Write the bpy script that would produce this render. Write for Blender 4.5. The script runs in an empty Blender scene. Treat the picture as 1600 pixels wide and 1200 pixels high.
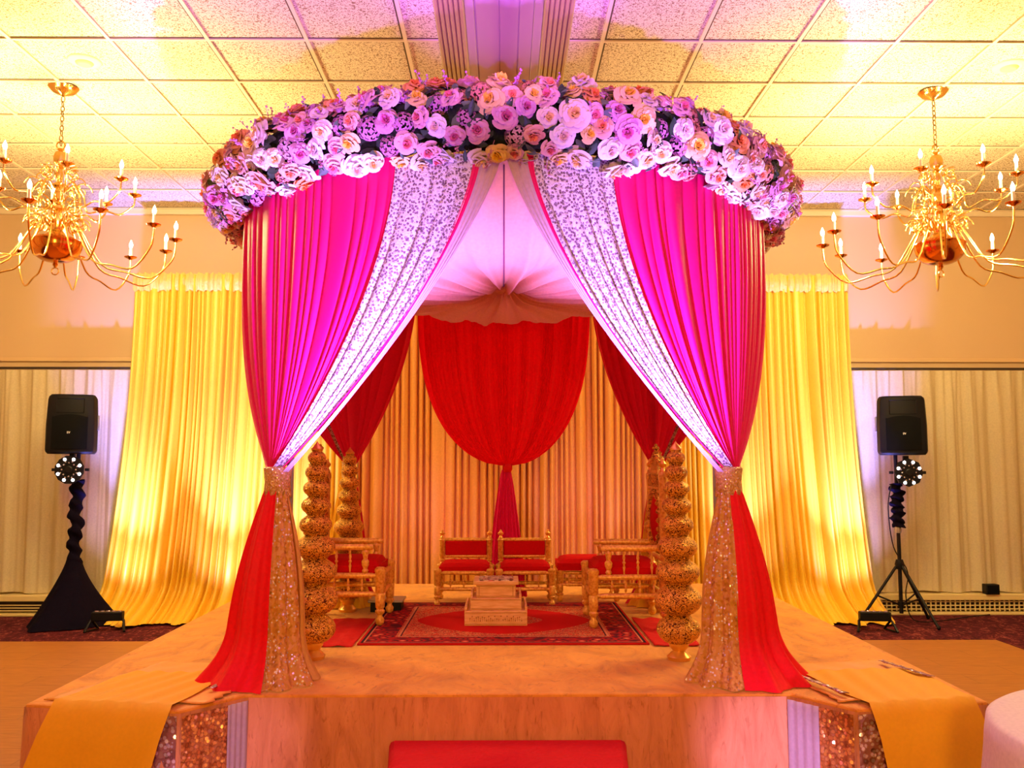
import bpy, math, random
from mathutils import Vector, Matrix
R_ = random.Random(7)
PI = math.pi
sin, cos = math.sin, math.cos
C = bpy.context.scene.collection
SC = bpy.context.scene

# ------------------------------------------------------------ camera, world, light
cam = bpy.data.objects.new('camera', bpy.data.cameras.new('camera'))
C.objects.link(cam); SC.camera = cam
cam.data.sensor_width = 36; cam.data.lens = 1400/1600*36
cam.location = (0, 0, 1.65)
cam.rotation_euler = (math.radians(90+5.22), 0, math.radians(-0.53))
cam.data.clip_start = .05

w = bpy.data.worlds.new('world'); SC.world = w; w.use_nodes = True
w.node_tree.nodes['Background'].inputs[0].default_value = (1, .6, .35, 1)
w.node_tree.nodes['Background'].inputs[1].default_value = .02
SC.view_settings.view_transform = 'Standard'; SC.view_settings.look = 'None'
SC.view_settings.exposure = 0.0; SC.view_settings.gamma = 1.0
SC.view_settings.use_curve_mapping = False
SC.cycles.max_bounces = 6; SC.cycles.diffuse_bounces = 4; SC.cycles.glossy_bounces = 3
SC.cycles.transmission_bounces = 4; SC.cycles.transparent_max_bounces = 6
SC.cycles.caustics_reflective = False; SC.cycles.caustics_refractive = False
SC.cycles.sample_clamp_indirect = 4; SC.cycles.sample_clamp_direct = 0

def lamp(name, kind, loc, energy, col, target=None, size=.1, angle=60, blend=.6):
    l = bpy.data.lights.new(name, kind); l.energy = energy; l.color = col
    if kind == 'AREA':
        l.shape = 'DISK'; l.size = size
    else:
        l.shadow_soft_size = size
    if kind == 'SPOT':
        l.spot_size = math.radians(angle); l.spot_blend = blend
    o = bpy.data.objects.new(name, l); C.objects.link(o); o.location = loc
    if target is not None:
        d = Vector(target)-Vector(loc)
        o.rotation_euler = d.to_track_quat('-Z', 'Y').to_euler()
    return o

CEIL = 4.66
WARM = (1, .54, .12)
# warm fill standing for unseen hall lamps behind and beside the camera
lamp('hall_fill', 'AREA', (-3.2, -1.0, 4.4), 36, WARM, (-1, 5, .8), 1.0)
lamp('hall_fill', 'AREA', (3.2, -1.0, 4.4), 36, WARM, (1, 5, .8), 1.0)
lamp('hall_fill', 'AREA', (0, -2.8, 2.35), 185, WARM, (0, 6.2, .9), .9)  # added fill, low enough to brighten the inside of the canopy
# purple wash lights standing on the floor in front of the stage
PUR = (.42, .22, 1)
lamp('purple_wash', 'SPOT', (0, -2.6, .25), 9000, (.40, .10, 1), (0, 5.6, 5.15), .04, 12, .6)
for sx in (-1, 1):
    lamp('purple_wash', 'SPOT', (sx*.8, -.3, .2), 3600, (.34, .10, 1), (sx*1.1, 3.8, 5.6), .05, 44, .5)
    lamp('purple_wash', 'SPOT', (sx*.46, 3.45, .42), 2600, PUR, (sx*.72, 4.38, 2.20), .04, 44, .9)
    lamp('stage_face_light', 'SPOT', (sx*1.25, 2.75, .12), 45+120*(sx > 0), (.60, .36, 1), (sx*1.22, 4.25, .36), .05, 30, 1)
# uplights at the foot of the backdrop
UP = (.22, .22, 1)
for x, y, e in ((-4.0, 9.32, 2600), (-2.95, 9.25, 2600), (-2.25, 9.25, 1400), (-1.0, 9.2, 160), (.55, 9.2, 200), (1.2, 9.2, 260), (2.55, 9.25, 1600), (3.72, 9.32, 2900)):
    lamp('drape_uplight', 'SPOT', (x, y, .24), e*.62*(1 if abs(x) > 2 else .6), UP, (x*1.0, 9.96, 2.05), .05, 52, 1.0)
    lamp('drape_uplight', 'SPOT', (x, y, .24), e*.045, (.5, .35, 1), (x*1.0, 9.96, .9), .05, 80, 1.0)
for x, e in ((-1.05, 5), (-.45, 10), (.75, 6), (1.3, 3)):
    lamp('stage_uplight', 'SPOT', (x, 8.6, .40), e*4, (.55, .22, 1), (x, 9.95, 1.15), .04, 50, 1)
lamp('stage_uplight', 'SPOT', (0, 7.9, .55), 22, (.5, .12, 1), (0, 7.25, 2.0), .04, 80, .9)

# ------------------------------------------------------------ helpers
class MB:
    def __init__(s):
        s.v = []; s.f = []; s.m = []; s.uv = {}
    def grid(s, pts, closed_u=False, closed_v=False, mi=0, uv=None):
        nu, nv = len(pts), len(pts[0]); b = len(s.v)
        for row in pts: s.v.extend(tuple(p) for p in row)
        for i in range(nu if closed_u else nu-1):
            for j in range(nv if closed_v else nv-1):
                i2 = (i+1) % nu; j2 = (j+1) % nv
                s.f.append((b+i*nv+j, b+i2*nv+j, b+i2*nv+j2, b+i*nv+j2)); s.m.append(mi)
                if uv:
                    s.uv[len(s.f)-1] = (uv(i, j), uv(i+1, j), uv(i+1, j+1), uv(i, j+1))
        return s
    def face(s, pts, mi=0):
        b = len(s.v); s.v.extend(tuple(p) for p in pts)
        s.f.append(tuple(range(b, b+len(pts)))); s.m.append(mi); return s
    def box(s, c, d, mi=0, rot=0.0, tilt=None):
        b = len(s.v); h = [x/2 for x in d]
        for sx in (-1, 1):
            for sy in (-1, 1):
                for sz in (-1, 1):
                    p = Vector((sx*h[0], sy*h[1], sz*h[2]))
                    if tilt is not None: p = tilt @ p
                    if rot: p = Matrix.Rotation(rot, 3, 'Z') @ p
                    s.v.append((c[0]+p.x, c[1]+p.y, c[2]+p.z))
        for q in ((0, 1, 3, 2), (4, 6, 7, 5), (0, 4, 5, 1), (2, 3, 7, 6), (0, 2, 6, 4), (1, 5, 7, 3)):
            s.f.append(tuple(b+i for i in q)); s.m.append(mi)
        return s
    def prism(s, poly, z0, z1, mi=0):
        n = len(poly); b = len(s.v)
        for z in (z0, z1):
            for p in poly: s.v.append((p[0], p[1], z))
        s.f.append(tuple(b+n-1-i for i in range(n))); s.m.append(mi)
        s.f.append(tuple(b+n+i for i in range(n))); s.m.append(mi)
        for i in range(n):
            j = (i+1) % n
            s.f.append((b+i, b+j, b+n+j, b+n+i)); s.m.append(mi)
        return s
    def turned(s, p0, p1, prof, seg=12, mi=0):
        """lathe a profile [(t, radius)] along the line p0-p1, capped"""
        p0 = Vector(p0); p1 = Vector(p1); ax = (p1-p0)
        u = ax.normalized().orthogonal().normalized(); v = ax.normalized().cross(u)
        rows = []
        for t, r in prof:
            c = p0+ax*t
            rows.append([c+(u*cos(2*PI*k/seg)+v*sin(2*PI*k/seg))*r for k in range(seg)])
        s.grid(rows, closed_v=True, mi=mi)
        s.face(list(reversed(rows[0])), mi); s.face(rows[-1], mi)
        return s
    def tube(s, path, r, seg=8, mi=0, closed=False):
        path = [Vector(p) for p in path]; n = len(path); rows = []
        up = Vector((.123, .31, .94)).normalized()
        for i, p in enumerate(path):
            a = path[(i-1) % n] if (i or closed) else p
            b = path[(i+1) % n] if (i < n-1 or closed) else p
            t = (b-a).normalized()
            u = t.cross(up)
            if u.length < 1e-3: u = t.orthogonal()
            u.normalize(); v = t.cross(u)
            rr = r(i/(n-1)) if callable(r) else r
            rows.append([p+(u*cos(2*PI*k/seg)+v*sin(2*PI*k/seg))*rr for k in range(seg)])
        s.grid(rows, closed_u=closed, closed_v=True, mi=mi)
        if not closed:
            s.face(list(reversed(rows[0])), mi); s.face(rows[-1], mi)
        return s
    def ball(s, c, r, seg=12, rings=8, mi=0, sz=1.0):
        rows = []
        for i in range(rings+1):
            a = -PI/2+PI*i/rings
            rr = max(r*cos(a), 1e-4)
            rows.append([(c[0]+rr*cos(2*PI*k/seg), c[1]+rr*sin(2*PI*k/seg), c[2]+r*sz*sin(a)) for k in range(seg)])
        return s.grid(rows, closed_v=True, mi=mi)
    def build(s, name, mats, parent=None, smooth=True, loc=None, bevel=0, solid=0):
        me = bpy.data.meshes.new(name); me.from_pydata(s.v, [], s.f)
        if not isinstance(mats, (list, tuple)): mats = [mats]
        for m in mats: me.materials.append(m)
        if len(mats) > 1: me.polygons.foreach_set('material_index', s.m)
        if s.uv:
            ul = me.uv_layers.new(name='UVMap')
            for p in me.polygons:
                q = s.uv.get(p.index)
                if q:
                    for k, li in enumerate(p.loop_indices): ul.data[li].uv = q[k % 4]
        if smooth: me.polygons.foreach_set('use_smooth', [True]*len(me.polygons))
        me.update()
        o = bpy.data.objects.new(name, me); C.objects.link(o)
        if parent is not None: o.parent = parent
        if loc: o.location = loc
        if solid:
            md = o.modifiers.new('solid', 'SOLIDIFY'); md.thickness = solid
        if bevel:
            md = o.modifiers.new('bevel', 'BEVEL'); md.width = bevel; md.segments = 2
            md.limit_method = 'ANGLE'; md.angle_limit = math.radians(50)
        if smooth and (bevel or len(s.f) < 4000) and smooth != 'all':
            try:
                me.set_sharp_from_angle(angle=math.radians(42))
            except Exception: pass
        return o

def tag(o, label, cat, group=None, kind=None):
    if label: o['label'] = label
    if cat: o['category'] = cat
    if group: o['group'] = group
    if kind: o['kind'] = kind
    return o
def thing(name, label, cat, loc=(0, 0, 0), rz=0, group=None):
    o = bpy.data.objects.new(name, None); C.objects.link(o); o.empty_display_size = .1
    o.location = loc; o.rotation_euler = (0, 0, rz)
    return tag(o, label, cat, group)
def struct(o):
    o['kind'] = 'structure'; return o
def dup(o, loc=None, rz=None, label=None, parent=None):
    c = o.copy(); C.objects.link(c)
    if parent is not None: c.parent = parent
    if loc is not None: c.location = loc
    if rz is not None: c.rotation_euler = (0, 0, rz)
    if label: c['label'] = label
    for ch in list(o.children): dup(ch, parent=c)
    return c

# ------------------------------------------------------------ materials
def mat(name, col, rough=.6, metal=0, spec=.5, emit=None, estr=0, sheen=0):
    m = bpy.data.materials.new(name); m.use_nodes = True
    b = m.node_tree.nodes['Principled BSDF']
    b.inputs['Base Color'].default_value = (*col, 1)
    b.inputs['Roughness'].default_value = rough; b.inputs['Metallic'].default_value = metal
    b.inputs['Specular IOR Level'].default_value = spec
    if sheen: b.inputs['Sheen Weight'].default_value = sheen
    if emit:
        b.inputs['Emission Color'].default_value = (*emit, 1); b.inputs['Emission Strength'].default_value = estr
    return m
class N:
    """tiny node helper"""
    def __init__(s, m): s.m = m; s.t = m.node_tree; s.b = s.t.nodes['Principled BSDF']
    def new(s, typ, **kw):
        n = s.t.nodes.new(typ)
        for k, v in kw.items():
            if k.startswith('i_'): n.inputs[k[2:].replace('_', ' ')].default_value = v
            else: setattr(n, k, v)
        return n
    def link(s, a, b): s.t.links.new(a, b)
    def coord(s, out='Object', scale=(1, 1, 1)):
        c = s.new('ShaderNodeTexCoord'); mp = s.new('ShaderNodeMapping')
        mp.inputs['Scale'].default_value = scale
        s.link(c.outputs[out], mp.inputs[0]); return mp.outputs[0]
    def noise(s, vec, scale, detail=3, rough=.5, dist=0):
        n = s.new('ShaderNodeTexNoise'); n.inputs['Scale'].default_value = scale
        n.inputs['Detail'].default_value = detail; n.inputs['Roughness'].default_value = rough
        n.inputs['Distortion'].default_value = dist
        if vec is not None: s.link(vec, n.inputs['Vector'])
        return n
    def voro(s, vec, scale, feature='F1'):
        n = s.new('ShaderNodeTexVoronoi'); n.feature = feature; n.inputs['Scale'].default_value = scale
        if vec is not None: s.link(vec, n.inputs['Vector'])
        return n
    def ramp(s, fac, stops, interp='LINEAR'):
        r = s.new('ShaderNodeValToRGB'); r.color_ramp.interpolation = interp
        e = r.color_ramp.elements
        while len(e) < len(stops): e.new(.5)
        for i, (p, c) in enumerate(stops):
            e[i].position = p; e[i].color = (*c, 1) if len(c) == 3 else c
        s.link(fac, r.inputs[0]); return r.outputs[0]
    def mix(s, fac, a, b, mode='MIX'):
        n = s.new('ShaderNodeMix', data_type='RGBA', blend_type=mode)
        for sock, v in ((n.inputs[0], fac), (n.inputs[6], a), (n.inputs[7], b)):
            if hasattr(v, 'is_output'): s.link(v, sock)
            elif isinstance(v, (int, float)): sock.default_value = v
            else: sock.default_value = (*v, 1)
        return n.outputs[2]
    def math(s, op, a, b=None):
        n = s.new('ShaderNodeMath', operation=op)
        for i, v in enumerate((a, b)):
            if v is None: continue
            if hasattr(v, 'is_output'): s.link(v, n.inputs[i])
            else: n.inputs[i].default_value = v
        return n.outputs[0]
    def bump(s, h, strength=.3, dist=.01):
        n = s.new('ShaderNodeBump'); n.inputs['Strength'].default_value = strength
        n.inputs['Distance'].default_value = dist
        s.link(h, n.inputs['Height']); s.link(n.outputs[0], s.b.inputs['Normal']); return n
    def col(s, c): s.link(c, s.b.inputs['Base Color'])

def fabric(name, col, rough=.7, transl=.25, wrinkle=0, sheen=0, spec=.2, var=.12, tex=60):
    """cloth: diffuse front with some light coming through"""
    m = mat(name, col, rough, 0, spec, sheen=sheen); n = N(m)
    v = n.coord('Object')
    nz = n.noise(v, tex, 4)
    c2 = tuple(x*(1-var) for x in col)
    cc = n.ramp(nz.outputs[0], [(.3, c2), (.7, col)]); n.col(cc)
    if wrinkle:
        nb = n.noise(v, 6, 5, .6, 1.5); n.bump(nb.outputs[0], wrinkle, .03)
    if transl:
        tr = n.new('ShaderNodeBsdfTranslucent'); n.link(cc, tr.inputs[0])
        mx = n.new('ShaderNodeMixShader'); mx.inputs[0].default_value = transl
        out = n.t.nodes['Material Output']
        n.link(n.b.outputs[0], mx.inputs[1]); n.link(tr.outputs[0], mx.inputs[2]); n.link(mx.outputs[0], out.inputs[0])
    return m

def sequin(name, base, spark, scale=90, thr=.25, rough=.25, sparse=False):
    """cloth sewn with little shiny discs, each tilted its own way; sparse ones have glints painted pale"""
    m = mat(name, base, .5, 0, .5); n = N(m)
    v = n.coord('Object'); vo = n.voro(v, scale)
    g = n.new('ShaderNodeNewGeometry')
    sub = n.new('ShaderNodeVectorMath', operation='SUBTRACT'); n.link(vo.outputs['Color'], sub.inputs[0]); sub.inputs[1].default_value = (.5, .5, .5)
    sc = n.new('ShaderNodeVectorMath', operation='SCALE'); n.link(sub.outputs[0], sc.inputs[0]); sc.inputs['Scale'].default_value = 1.1
    ad = n.new('ShaderNodeVectorMath', operation='ADD'); n.link(g.outputs['Normal'], ad.inputs[0]); n.link(sc.outputs[0], ad.inputs[1])
    no = n.new('ShaderNodeVectorMath', operation='NORMALIZE'); n.link(ad.outputs[0], no.inputs[0])
    n.link(no.outputs[0], n.b.inputs['Normal'])
    disc = n.math('LESS_THAN', vo.outputs['Distance'], thr)
    if sparse:
        big = n.noise(v, 7, 2); k = n.math('GREATER_THAN', big.outputs[0], .5)
        sep = n.new('ShaderNodeSeparateColor'); n.link(vo.outputs['Color'], sep.inputs[0])
        k2 = n.math('GREATER_THAN', sep.outputs[0], .62)
        disc = n.math('MULTIPLY', disc, n.math('MAXIMUM', n.math('MULTIPLY', k, k2), n.math('GREATER_THAN', sep.outputs[1], .93)))
    n.col(n.mix(disc, base, spark)); n.link(n.math('MULTIPLY', disc, .35 if sparse else .6), n.b.inputs['Metallic'])
    n.link(n.math('SUBTRACT', .6, n.math('MULTIPLY', disc, .6-rough)), n.b.inputs['Roughness'])
    return m

M = {}
# drapes
M['red'] = fabric('red_chiffon', (.80, .005, .13), .5, .12, var=.1)
M['red_swag'] = fabric('bright_red_chiffon', (.95, .005, .02), .5, .4)
M['red2'] = fabric('deep_red_chiffon', (.72, .006, .035), .6, .15)
M['redtail'] = fabric('red_chiffon_tail', (.88, .005, .012), .55, .15)
M['drape_lit'] = fabric('champagne_satin_lit', (.92, .56, .032), .42, 0, spec=.6, var=.12)  # backdrop satin in its brightly lit tone
M['drape_shaded'] = fabric('champagne_satin_shaded', (.84, .36, .055), .45, 0, spec=.25)  # same backdrop satin, shade put into the colour; also used for hem cloths
M['header'] = fabric('gold_satin_header', (.92, .66, .2), .55, .1, wrinkle=.8)
M['cream'] = fabric('cream_curtain', (.78, .66, .42), .8, .2)
M['canopy'] = fabric('peach_voile', (.84, .42, .27), .6, .25)
M['yellow'] = fabric('yellow_chiffon', (.90, .47, .02), .6, .1, var=.06)
M['goldtulle'] = fabric('gold_tulle', (.72, .40, .08), .5, .15)
M['lilac'] = fabric('pale_sheer', (.66, .50, .52), .6, .3)
M['whitecloth'] = fabric('white_cloth', (.85, .80, .66), .7, 0)
M['redcloth'] = fabric('red_cloth', (.62, .008, .008), .85, 0, wrinkle=.4)
M['black_cloth'] = fabric('black_cloth', (.005, .003, .012), .85, 0, wrinkle=.5, spec=.05)
M['velvet_red'] = fabric('red_velvet', (.62, .004, .008), .8, 0, spec=.1)
# lace
m = M['lace'] = mat('silver_lace', (.8, .7, .75), .5, 0, .4); n = N(m); v = n.coord('Object')
vo = n.voro(v, 70); vo2 = n.voro(v, 165)
d = n.math('LESS_THAN', vo.outputs['Distance'], .46); d2 = n.math('LESS_THAN', vo2.outputs['Distance'], .24)
k = n.math('MAXIMUM', n.math('MULTIPLY', d, n.math('GREATER_THAN', vo2.outputs['Distance'], .35)), d2)
n.col(n.mix(k, (.66, .56, .60), (.16, .08, .12))); n.bump(vo.outputs['Distance'], .5, .006)
M['sequin_gold'] = sequin('gold_sequin', (.60, .27, .04), (1, .72, .35), 75, .42)
M['glitter'] = sequin('glitter_band', (.55, .25, .06), (1, .75, .45), 160, .45)
M['sequin_tulle'] = sequin('sequin_tulle', (.62, .29, .04), (1, .95, .85), 80, .42, .12, sparse=True)  # pale, barely metallic discs: sequin glints painted into the colour
M['sequin_panel'] = sequin('sequin_panel', (.38, .11, .015), (.85, .38, .1), 60, .5, .3)
M['sequin_mirror'] = sequin('mirror_sequins', (.32, .12, .10), (1, .85, 1), 50, .42, .1)
# gold filigree, gold turned wood
m = M['filigree'] = mat('gold_filigree', (.7, .3, .06), .24, .75); n = N(m); v = n.coord('Object')
nz = n.noise(v, 55, 3, .6, 2.5)
k = n.ramp(nz.outputs[0], [(.42, (0, 0, 0)), (.50, (1, 1, 1))])
n.col(n.mix(k, (.10, .022, .004), (1, .54, .08))); n.bump(nz.outputs[0], .9, .012)
M['gold'] = mat('gold_lacquer', (.92, .50, .10), .28, .55)
m = M['gold_wood'] = mat('gold_painted_wood', (.85, .45, .09), .35, .2); n = N(m); v = n.coord('Object')
nz = n.noise(v, 60, 3); n.col(n.ramp(nz.outputs[0], [(.35, (.70, .33, .045)), (.6, (.95, .58, .12))])); n.bump(nz.outputs[0], .25, .004)
M['brass'] = mat('brass', (.95, .62, .18), .18, 1)
M['brass_bowl'] = mat('copper_brass', (.85, .33, .06), .16, 1)
M['chain'] = mat('dark_brass', (.28, .16, .05), .35, 1)
M['seam'] = fabric('mauve_seam', (.18, .06, .10), .7, 0)
M['candle'] = mat('ivory_candle', (.9, .82, .6), .5)
M['bulb'] = mat('lit_bulb', (1, .9, .7), .4, emit=(1, .82, .5), estr=60)
M['black'] = mat('black_plastic', (.004, .0035, .006), .5, 0, .2)
M['black_metal'] = mat('black_metal', (.004, .0035, .006), .45, 0, .25)
M['grille'] = mat('speaker_grille', (.003, .003, .004), .8, 0, .1)
M['badge'] = mat('white_badge', (.75, .75, .75), .4)
M['led'] = mat('white_led', (1, 1, 1), .3, emit=(1, .95, .95), estr=6)
M['leddim'] = mat('dim_led_lens', (.5, .4, .4), .15, .6)
M['steel'] = mat('grey_steel', (.4, .4, .42), .4, .8)
m = M['altar_wood'] = mat('pale_carved_wood', (.78, .42, .16), .55); n = N(m); v = n.coord('Object', (1, 1, 6)); nz = n.noise(v, 14, 4)
n.col(n.ramp(nz.outputs[0], [(.3, (.76, .42, .14)), (.65, (.92, .60, .25))]))
M['carving'] = mat('carved_line', (.45, .18, .05), .6)
m = M['mosaic'] = mat('mosaic_tray', (.8, .7, .5), .4); n = N(m); v = n.coord('Object'); vo = n.voro(v, 55)
sp = n.new('ShaderNodeSeparateColor'); n.link(vo.outputs['Color'], sp.inputs[0])
n.col(n.ramp(sp.outputs[0], [(0, (.08, .02, .02)), (.35, (.75, .68, .45)), (.7, (.9, .85, .7)), (.88, (.5, .05, .06))], 'CONSTANT'))

# velvet stage cloth
def velvet(name, a, b, c, vertical=False):
    m = mat(name, b, .75, 0, .2, sheen=.25); n = N(m)
    v = n.coord('Object', (1.0, .55, 1) if not vertical else (2.2, 2.2, .5))
    n1 = n.noise(v, 5, 6, .62, 1.2); n2 = n.noise(v, 22, 4, .6, 1)
    col = n.ramp(n1.outputs[0], [(.3, a), (.48, b), (.72, c)])
    dk = n.ramp(n2.outputs[0], [(.30, (.74, .66, .6)), (.42, (1, 1, 1))])
    n.col(n.mix(1.0, col, dk, 'MULTIPLY')); n.bump(n1.outputs[0], .5, .03)
    return m
M['stage_top'] = velvet('crushed_velvet', (.56, .19, .012), (.72, .28, .018), (.86, .37, .03))
M['stage_side'] = velvet('crushed_velvet_skirt', (.52, .18, .07), (.66, .25, .10), (.78, .32, .14), True)

# ceiling tile
m = M['tile'] = mat('acoustic_tile', (.85, .76, .55), .9, 0, .1); n = N(m); v = n.coord('Object')
n1 = n.noise(v, 52, 3, .6, .4); n2 = n.noise(v, 110, 2, .5)
k = n.ramp(n1.outputs[0], [(.38, (1, 1, 1)), (.43, (0, 0, 0))]); k2 = n.ramp(n2.outputs[0], [(.39, (1, 1, 1)), (.44, (0, 0, 0))])
n.col(n.mix(n.mix(1.0, k, k2, 'LIGHTEN'), (.86, .74, .54), (.34, .22, .12))); n.bump(n1.outputs[0], .3, .01)
M['tbar'] = mat('ceiling_t_bar', (.82, .68, .50), .5)
M['tile_shade'] = mat('tile_edge_shade', (.10, .06, .03), .8)  # dark tone painted as the shade line along each bar
M['beam_face'] = mat('beam_paint', (.52, .36, .34), .6)
M['flute'] = mat('fluted_moulding', (.42, .27, .14), .55)
m = M['wall'] = mat('wall_paint', (.66, .46, .27), .85, 0, .2)
n = N(m); nz = n.noise(n.coord('Object'), 120, 3); n.bump(nz.outputs[0], .1, .004)
M['wall_trim'] = mat('wall_moulding', (.70, .48, .26), .6)
M['rail'] = mat('dark_rail', (.03, .015, .01), .5)
M['heater'] = mat('cream_enamel', (.78, .62, .28), .45)
M['slot'] = mat('dark_slot', (.03, .02, .015), .7)
m = M['carpet'] = mat('maroon_carpet', (.10, .01, .015), .95, 0, .1); n = N(m); v = n.coord('Object', (1, .5, 1))
n1 = n.noise(v, 16, 5, .7, 1.5)
n.col(n.ramp(n1.outputs[0], [(.4, (.045, .006, .012)), (.55, (.10, .012, .02)), (.62, (.30, .07, .06)), (.68, (.08, .01, .02))]))
m = M['parquet'] = mat('parquet', (.45, .20, .06), .5, 0, .3); n = N(m)
v = n.coord('Object'); br = n.new('ShaderNodeTexBrick'); n.link(v, br.inputs['Vector'])
br.inputs['Scale'].default_value = 1; br.inputs['Brick Width'].default_value = .9; br.inputs['Row Height'].default_value = .3
br.inputs['Mortar Size'].default_value = .004
for k_, c_ in (('Color1', (.36, .125, .02, 1)), ('Color2', (.42, .15, .025, 1)), ('Mortar', (.12, .04, .01, 1))): br.inputs[k_].default_value = c_
g2 = n.noise(n.coord('Object', (1, 9, 1)), 6, 5, .6)
n.col(n.mix(.6, br.outputs[0], n.ramp(g2.outputs[0], [(.3, (.26, .085, .014)), (.7, (.48, .19, .03))])))
# flowers
def petal(name, c, transl=.2):
    return fabric(name, c, .6, transl, var=.08, tex=30)
ROSES = [('peach_rose', (.85, .50, .36), (.90, .28, .12)), ('pink_rose', (.85, .50, .50), (.80, .18, .22)),
         ('cream_rose', (.88, .74, .58), (.92, .62, .22)), ('orange_rose', (.88, .40, .13), (.85, .22, .04)),
         ('yellow_rose', (.90, .66, .28), (.95, .60, .05)), ('white_rose', (.88, .80, .76), (.85, .6, .5)),
         ('mauve_rose', (.72, .36, .50), (.62, .12, .26))]
ROSEM = [(petal(a, b), petal(a+'_heart', c)) for a, b, c in ROSES]
M['hyd_a'] = petal('mauve_hydrangea', (.62, .26, .42)); M['hyd_b'] = petal('rust_hydrangea', (.72, .30, .18)); M['hyd_c'] = petal('pink_hydrangea', (.72, .42, .50))
M['leaf'] = fabric('dark_leaf', (.035, .07, .03), .5, .1, spec=.4, var=.4, tex=20)
M['leaf2'] = fabric('grey_green_leaf', (.12, .17, .10), .5, .1, spec=.4, var=.4, tex=20)
M['moss'] = fabric('dark_foliage_base', (.02, .03, .014), .9, 0, wrinkle=1, var=.5)

# ------------------------------------------------------------ room
WY = 10.4; XW = 7.0
struct(MB().box((0, 3.2, -.05), (2*XW, 14.6, .1)).build('floor', M['carpet'], smooth=False))
struct(MB().box((-(XW+.27)/2, 3.2, CEIL+.06), (XW-.27, 14.6, .1)).box(((XW+.27)/2, 3.2, CEIL+.06), (XW-.27, 14.6, .1)).build('ceiling', M['tile'], smooth=False))
struct(MB().box((0, WY+.1, CEIL/2), (2*XW, .2, CEIL+.2)).build('wall_back', M['wall'], smooth=False))
struct(MB().box((-XW-.1, 3.2, CEIL/2), (.2, 14.6, CEIL+.2)).build('wall_left', M['wall'], smooth=False))
struct(MB().box((XW+.1, 3.2, CEIL/2), (.2, 14.6, CEIL+.2)).build('wall_right', M['wall'], smooth=False))
struct(MB().box((0, -4.1, CEIL/2), (2*XW, .2, CEIL+.2)).build('wall_front', M['wall'], smooth=False))
# ceiling bars, with dark strips beside them as painted shade lines
b = MB(); g = MB()
BW = .46
for k_ in range(1, 10):
    for s_ in (-1, 1):
        x = s_*.70*k_
        b.box((x, 3.2, CEIL+.003), (.026, 14.6, .014)); g.box((x+s_*.02, 3.2, CEIL+.009), (.014, 14.6, .004))
for k_ in range(-14, 7):
    y = 6.13+.70*k_
    for s_ in (-1, 1):
        b.box((s_*(XW+BW)/2, y, CEIL+.0035), (XW-BW, .024, .014)); g.box((s_*(XW+BW)/2, y-.018, CEIL+.0095), (XW-BW, .010, .004))
struct(b.build('trim_1', M['tbar'], smooth=False)); struct(g.build('trim_shade', M['tile_shade'], smooth=False))
# centre beam: fluted mouldings each side of a plank soffit
b = MB()
for s_ in (-1, 1):
    prof = []
    x = BW
    for i in range(6):
        w_ = .033
        prof += [(x, CEIL-.002), (x, CEIL-.035), (x-w_*.3, CEIL-.047), (x-w_*.7, CEIL-.047), (x-w_*.95, CEIL-.035), (x-w_*.97, CEIL-.012)]
        x -= w_
    prof.append((x, CEIL-.002))
    b.grid([[(s_*px, yy, pz) for (px, pz) in prof] for yy in (-4, 10.4)])
struct(b.build('trim_3', M['flute'], smooth=False))
b = MB(); SL = CEIL+.09
b.box((0, 3.2, SL+.01), (.60, 14.6, .02))
for x in (-.255, .255): b.box((x*1.1, 3.2, CEIL+.05), (.02, 14.6, .10))
for x in (-.235, .235): b.box((x, 3.2, SL-.02), (.06, 14.6, .04))
b.box((-.115, 3.2, SL-.006), (.16, 14.6, .012)); b.box((.035, 3.2, SL-.006), (.13, 14.6, .012)); b.box((.155, 3.2, SL-.006), (.095, 14.6, .012))
struct(b.build('trim_4', M['beam_face'], smooth=False, bevel=.003))
# wall mouldings
struct(MB().box((0, WY-.02, 2.88), (2*XW, .04, .05)).build('trim_5', M['wall_trim'], smooth=False, bevel=.01))
struct(MB().box((0, WY-.03, CEIL-.03), (2*XW, .06, .07)).build('trim_6', M['tbar'], smooth=False, bevel=.01))

# parquet dance floor laid on the carpet
o = MB().box((-.2, 3.1, .008), (9.7, 11.0, .016)).build('dance_floor', M['parquet'], smooth=False, bevel=.006)
tag(o, 'glossy brown parquet dance floor laid over the maroon carpet', 'dance floor')

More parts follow.
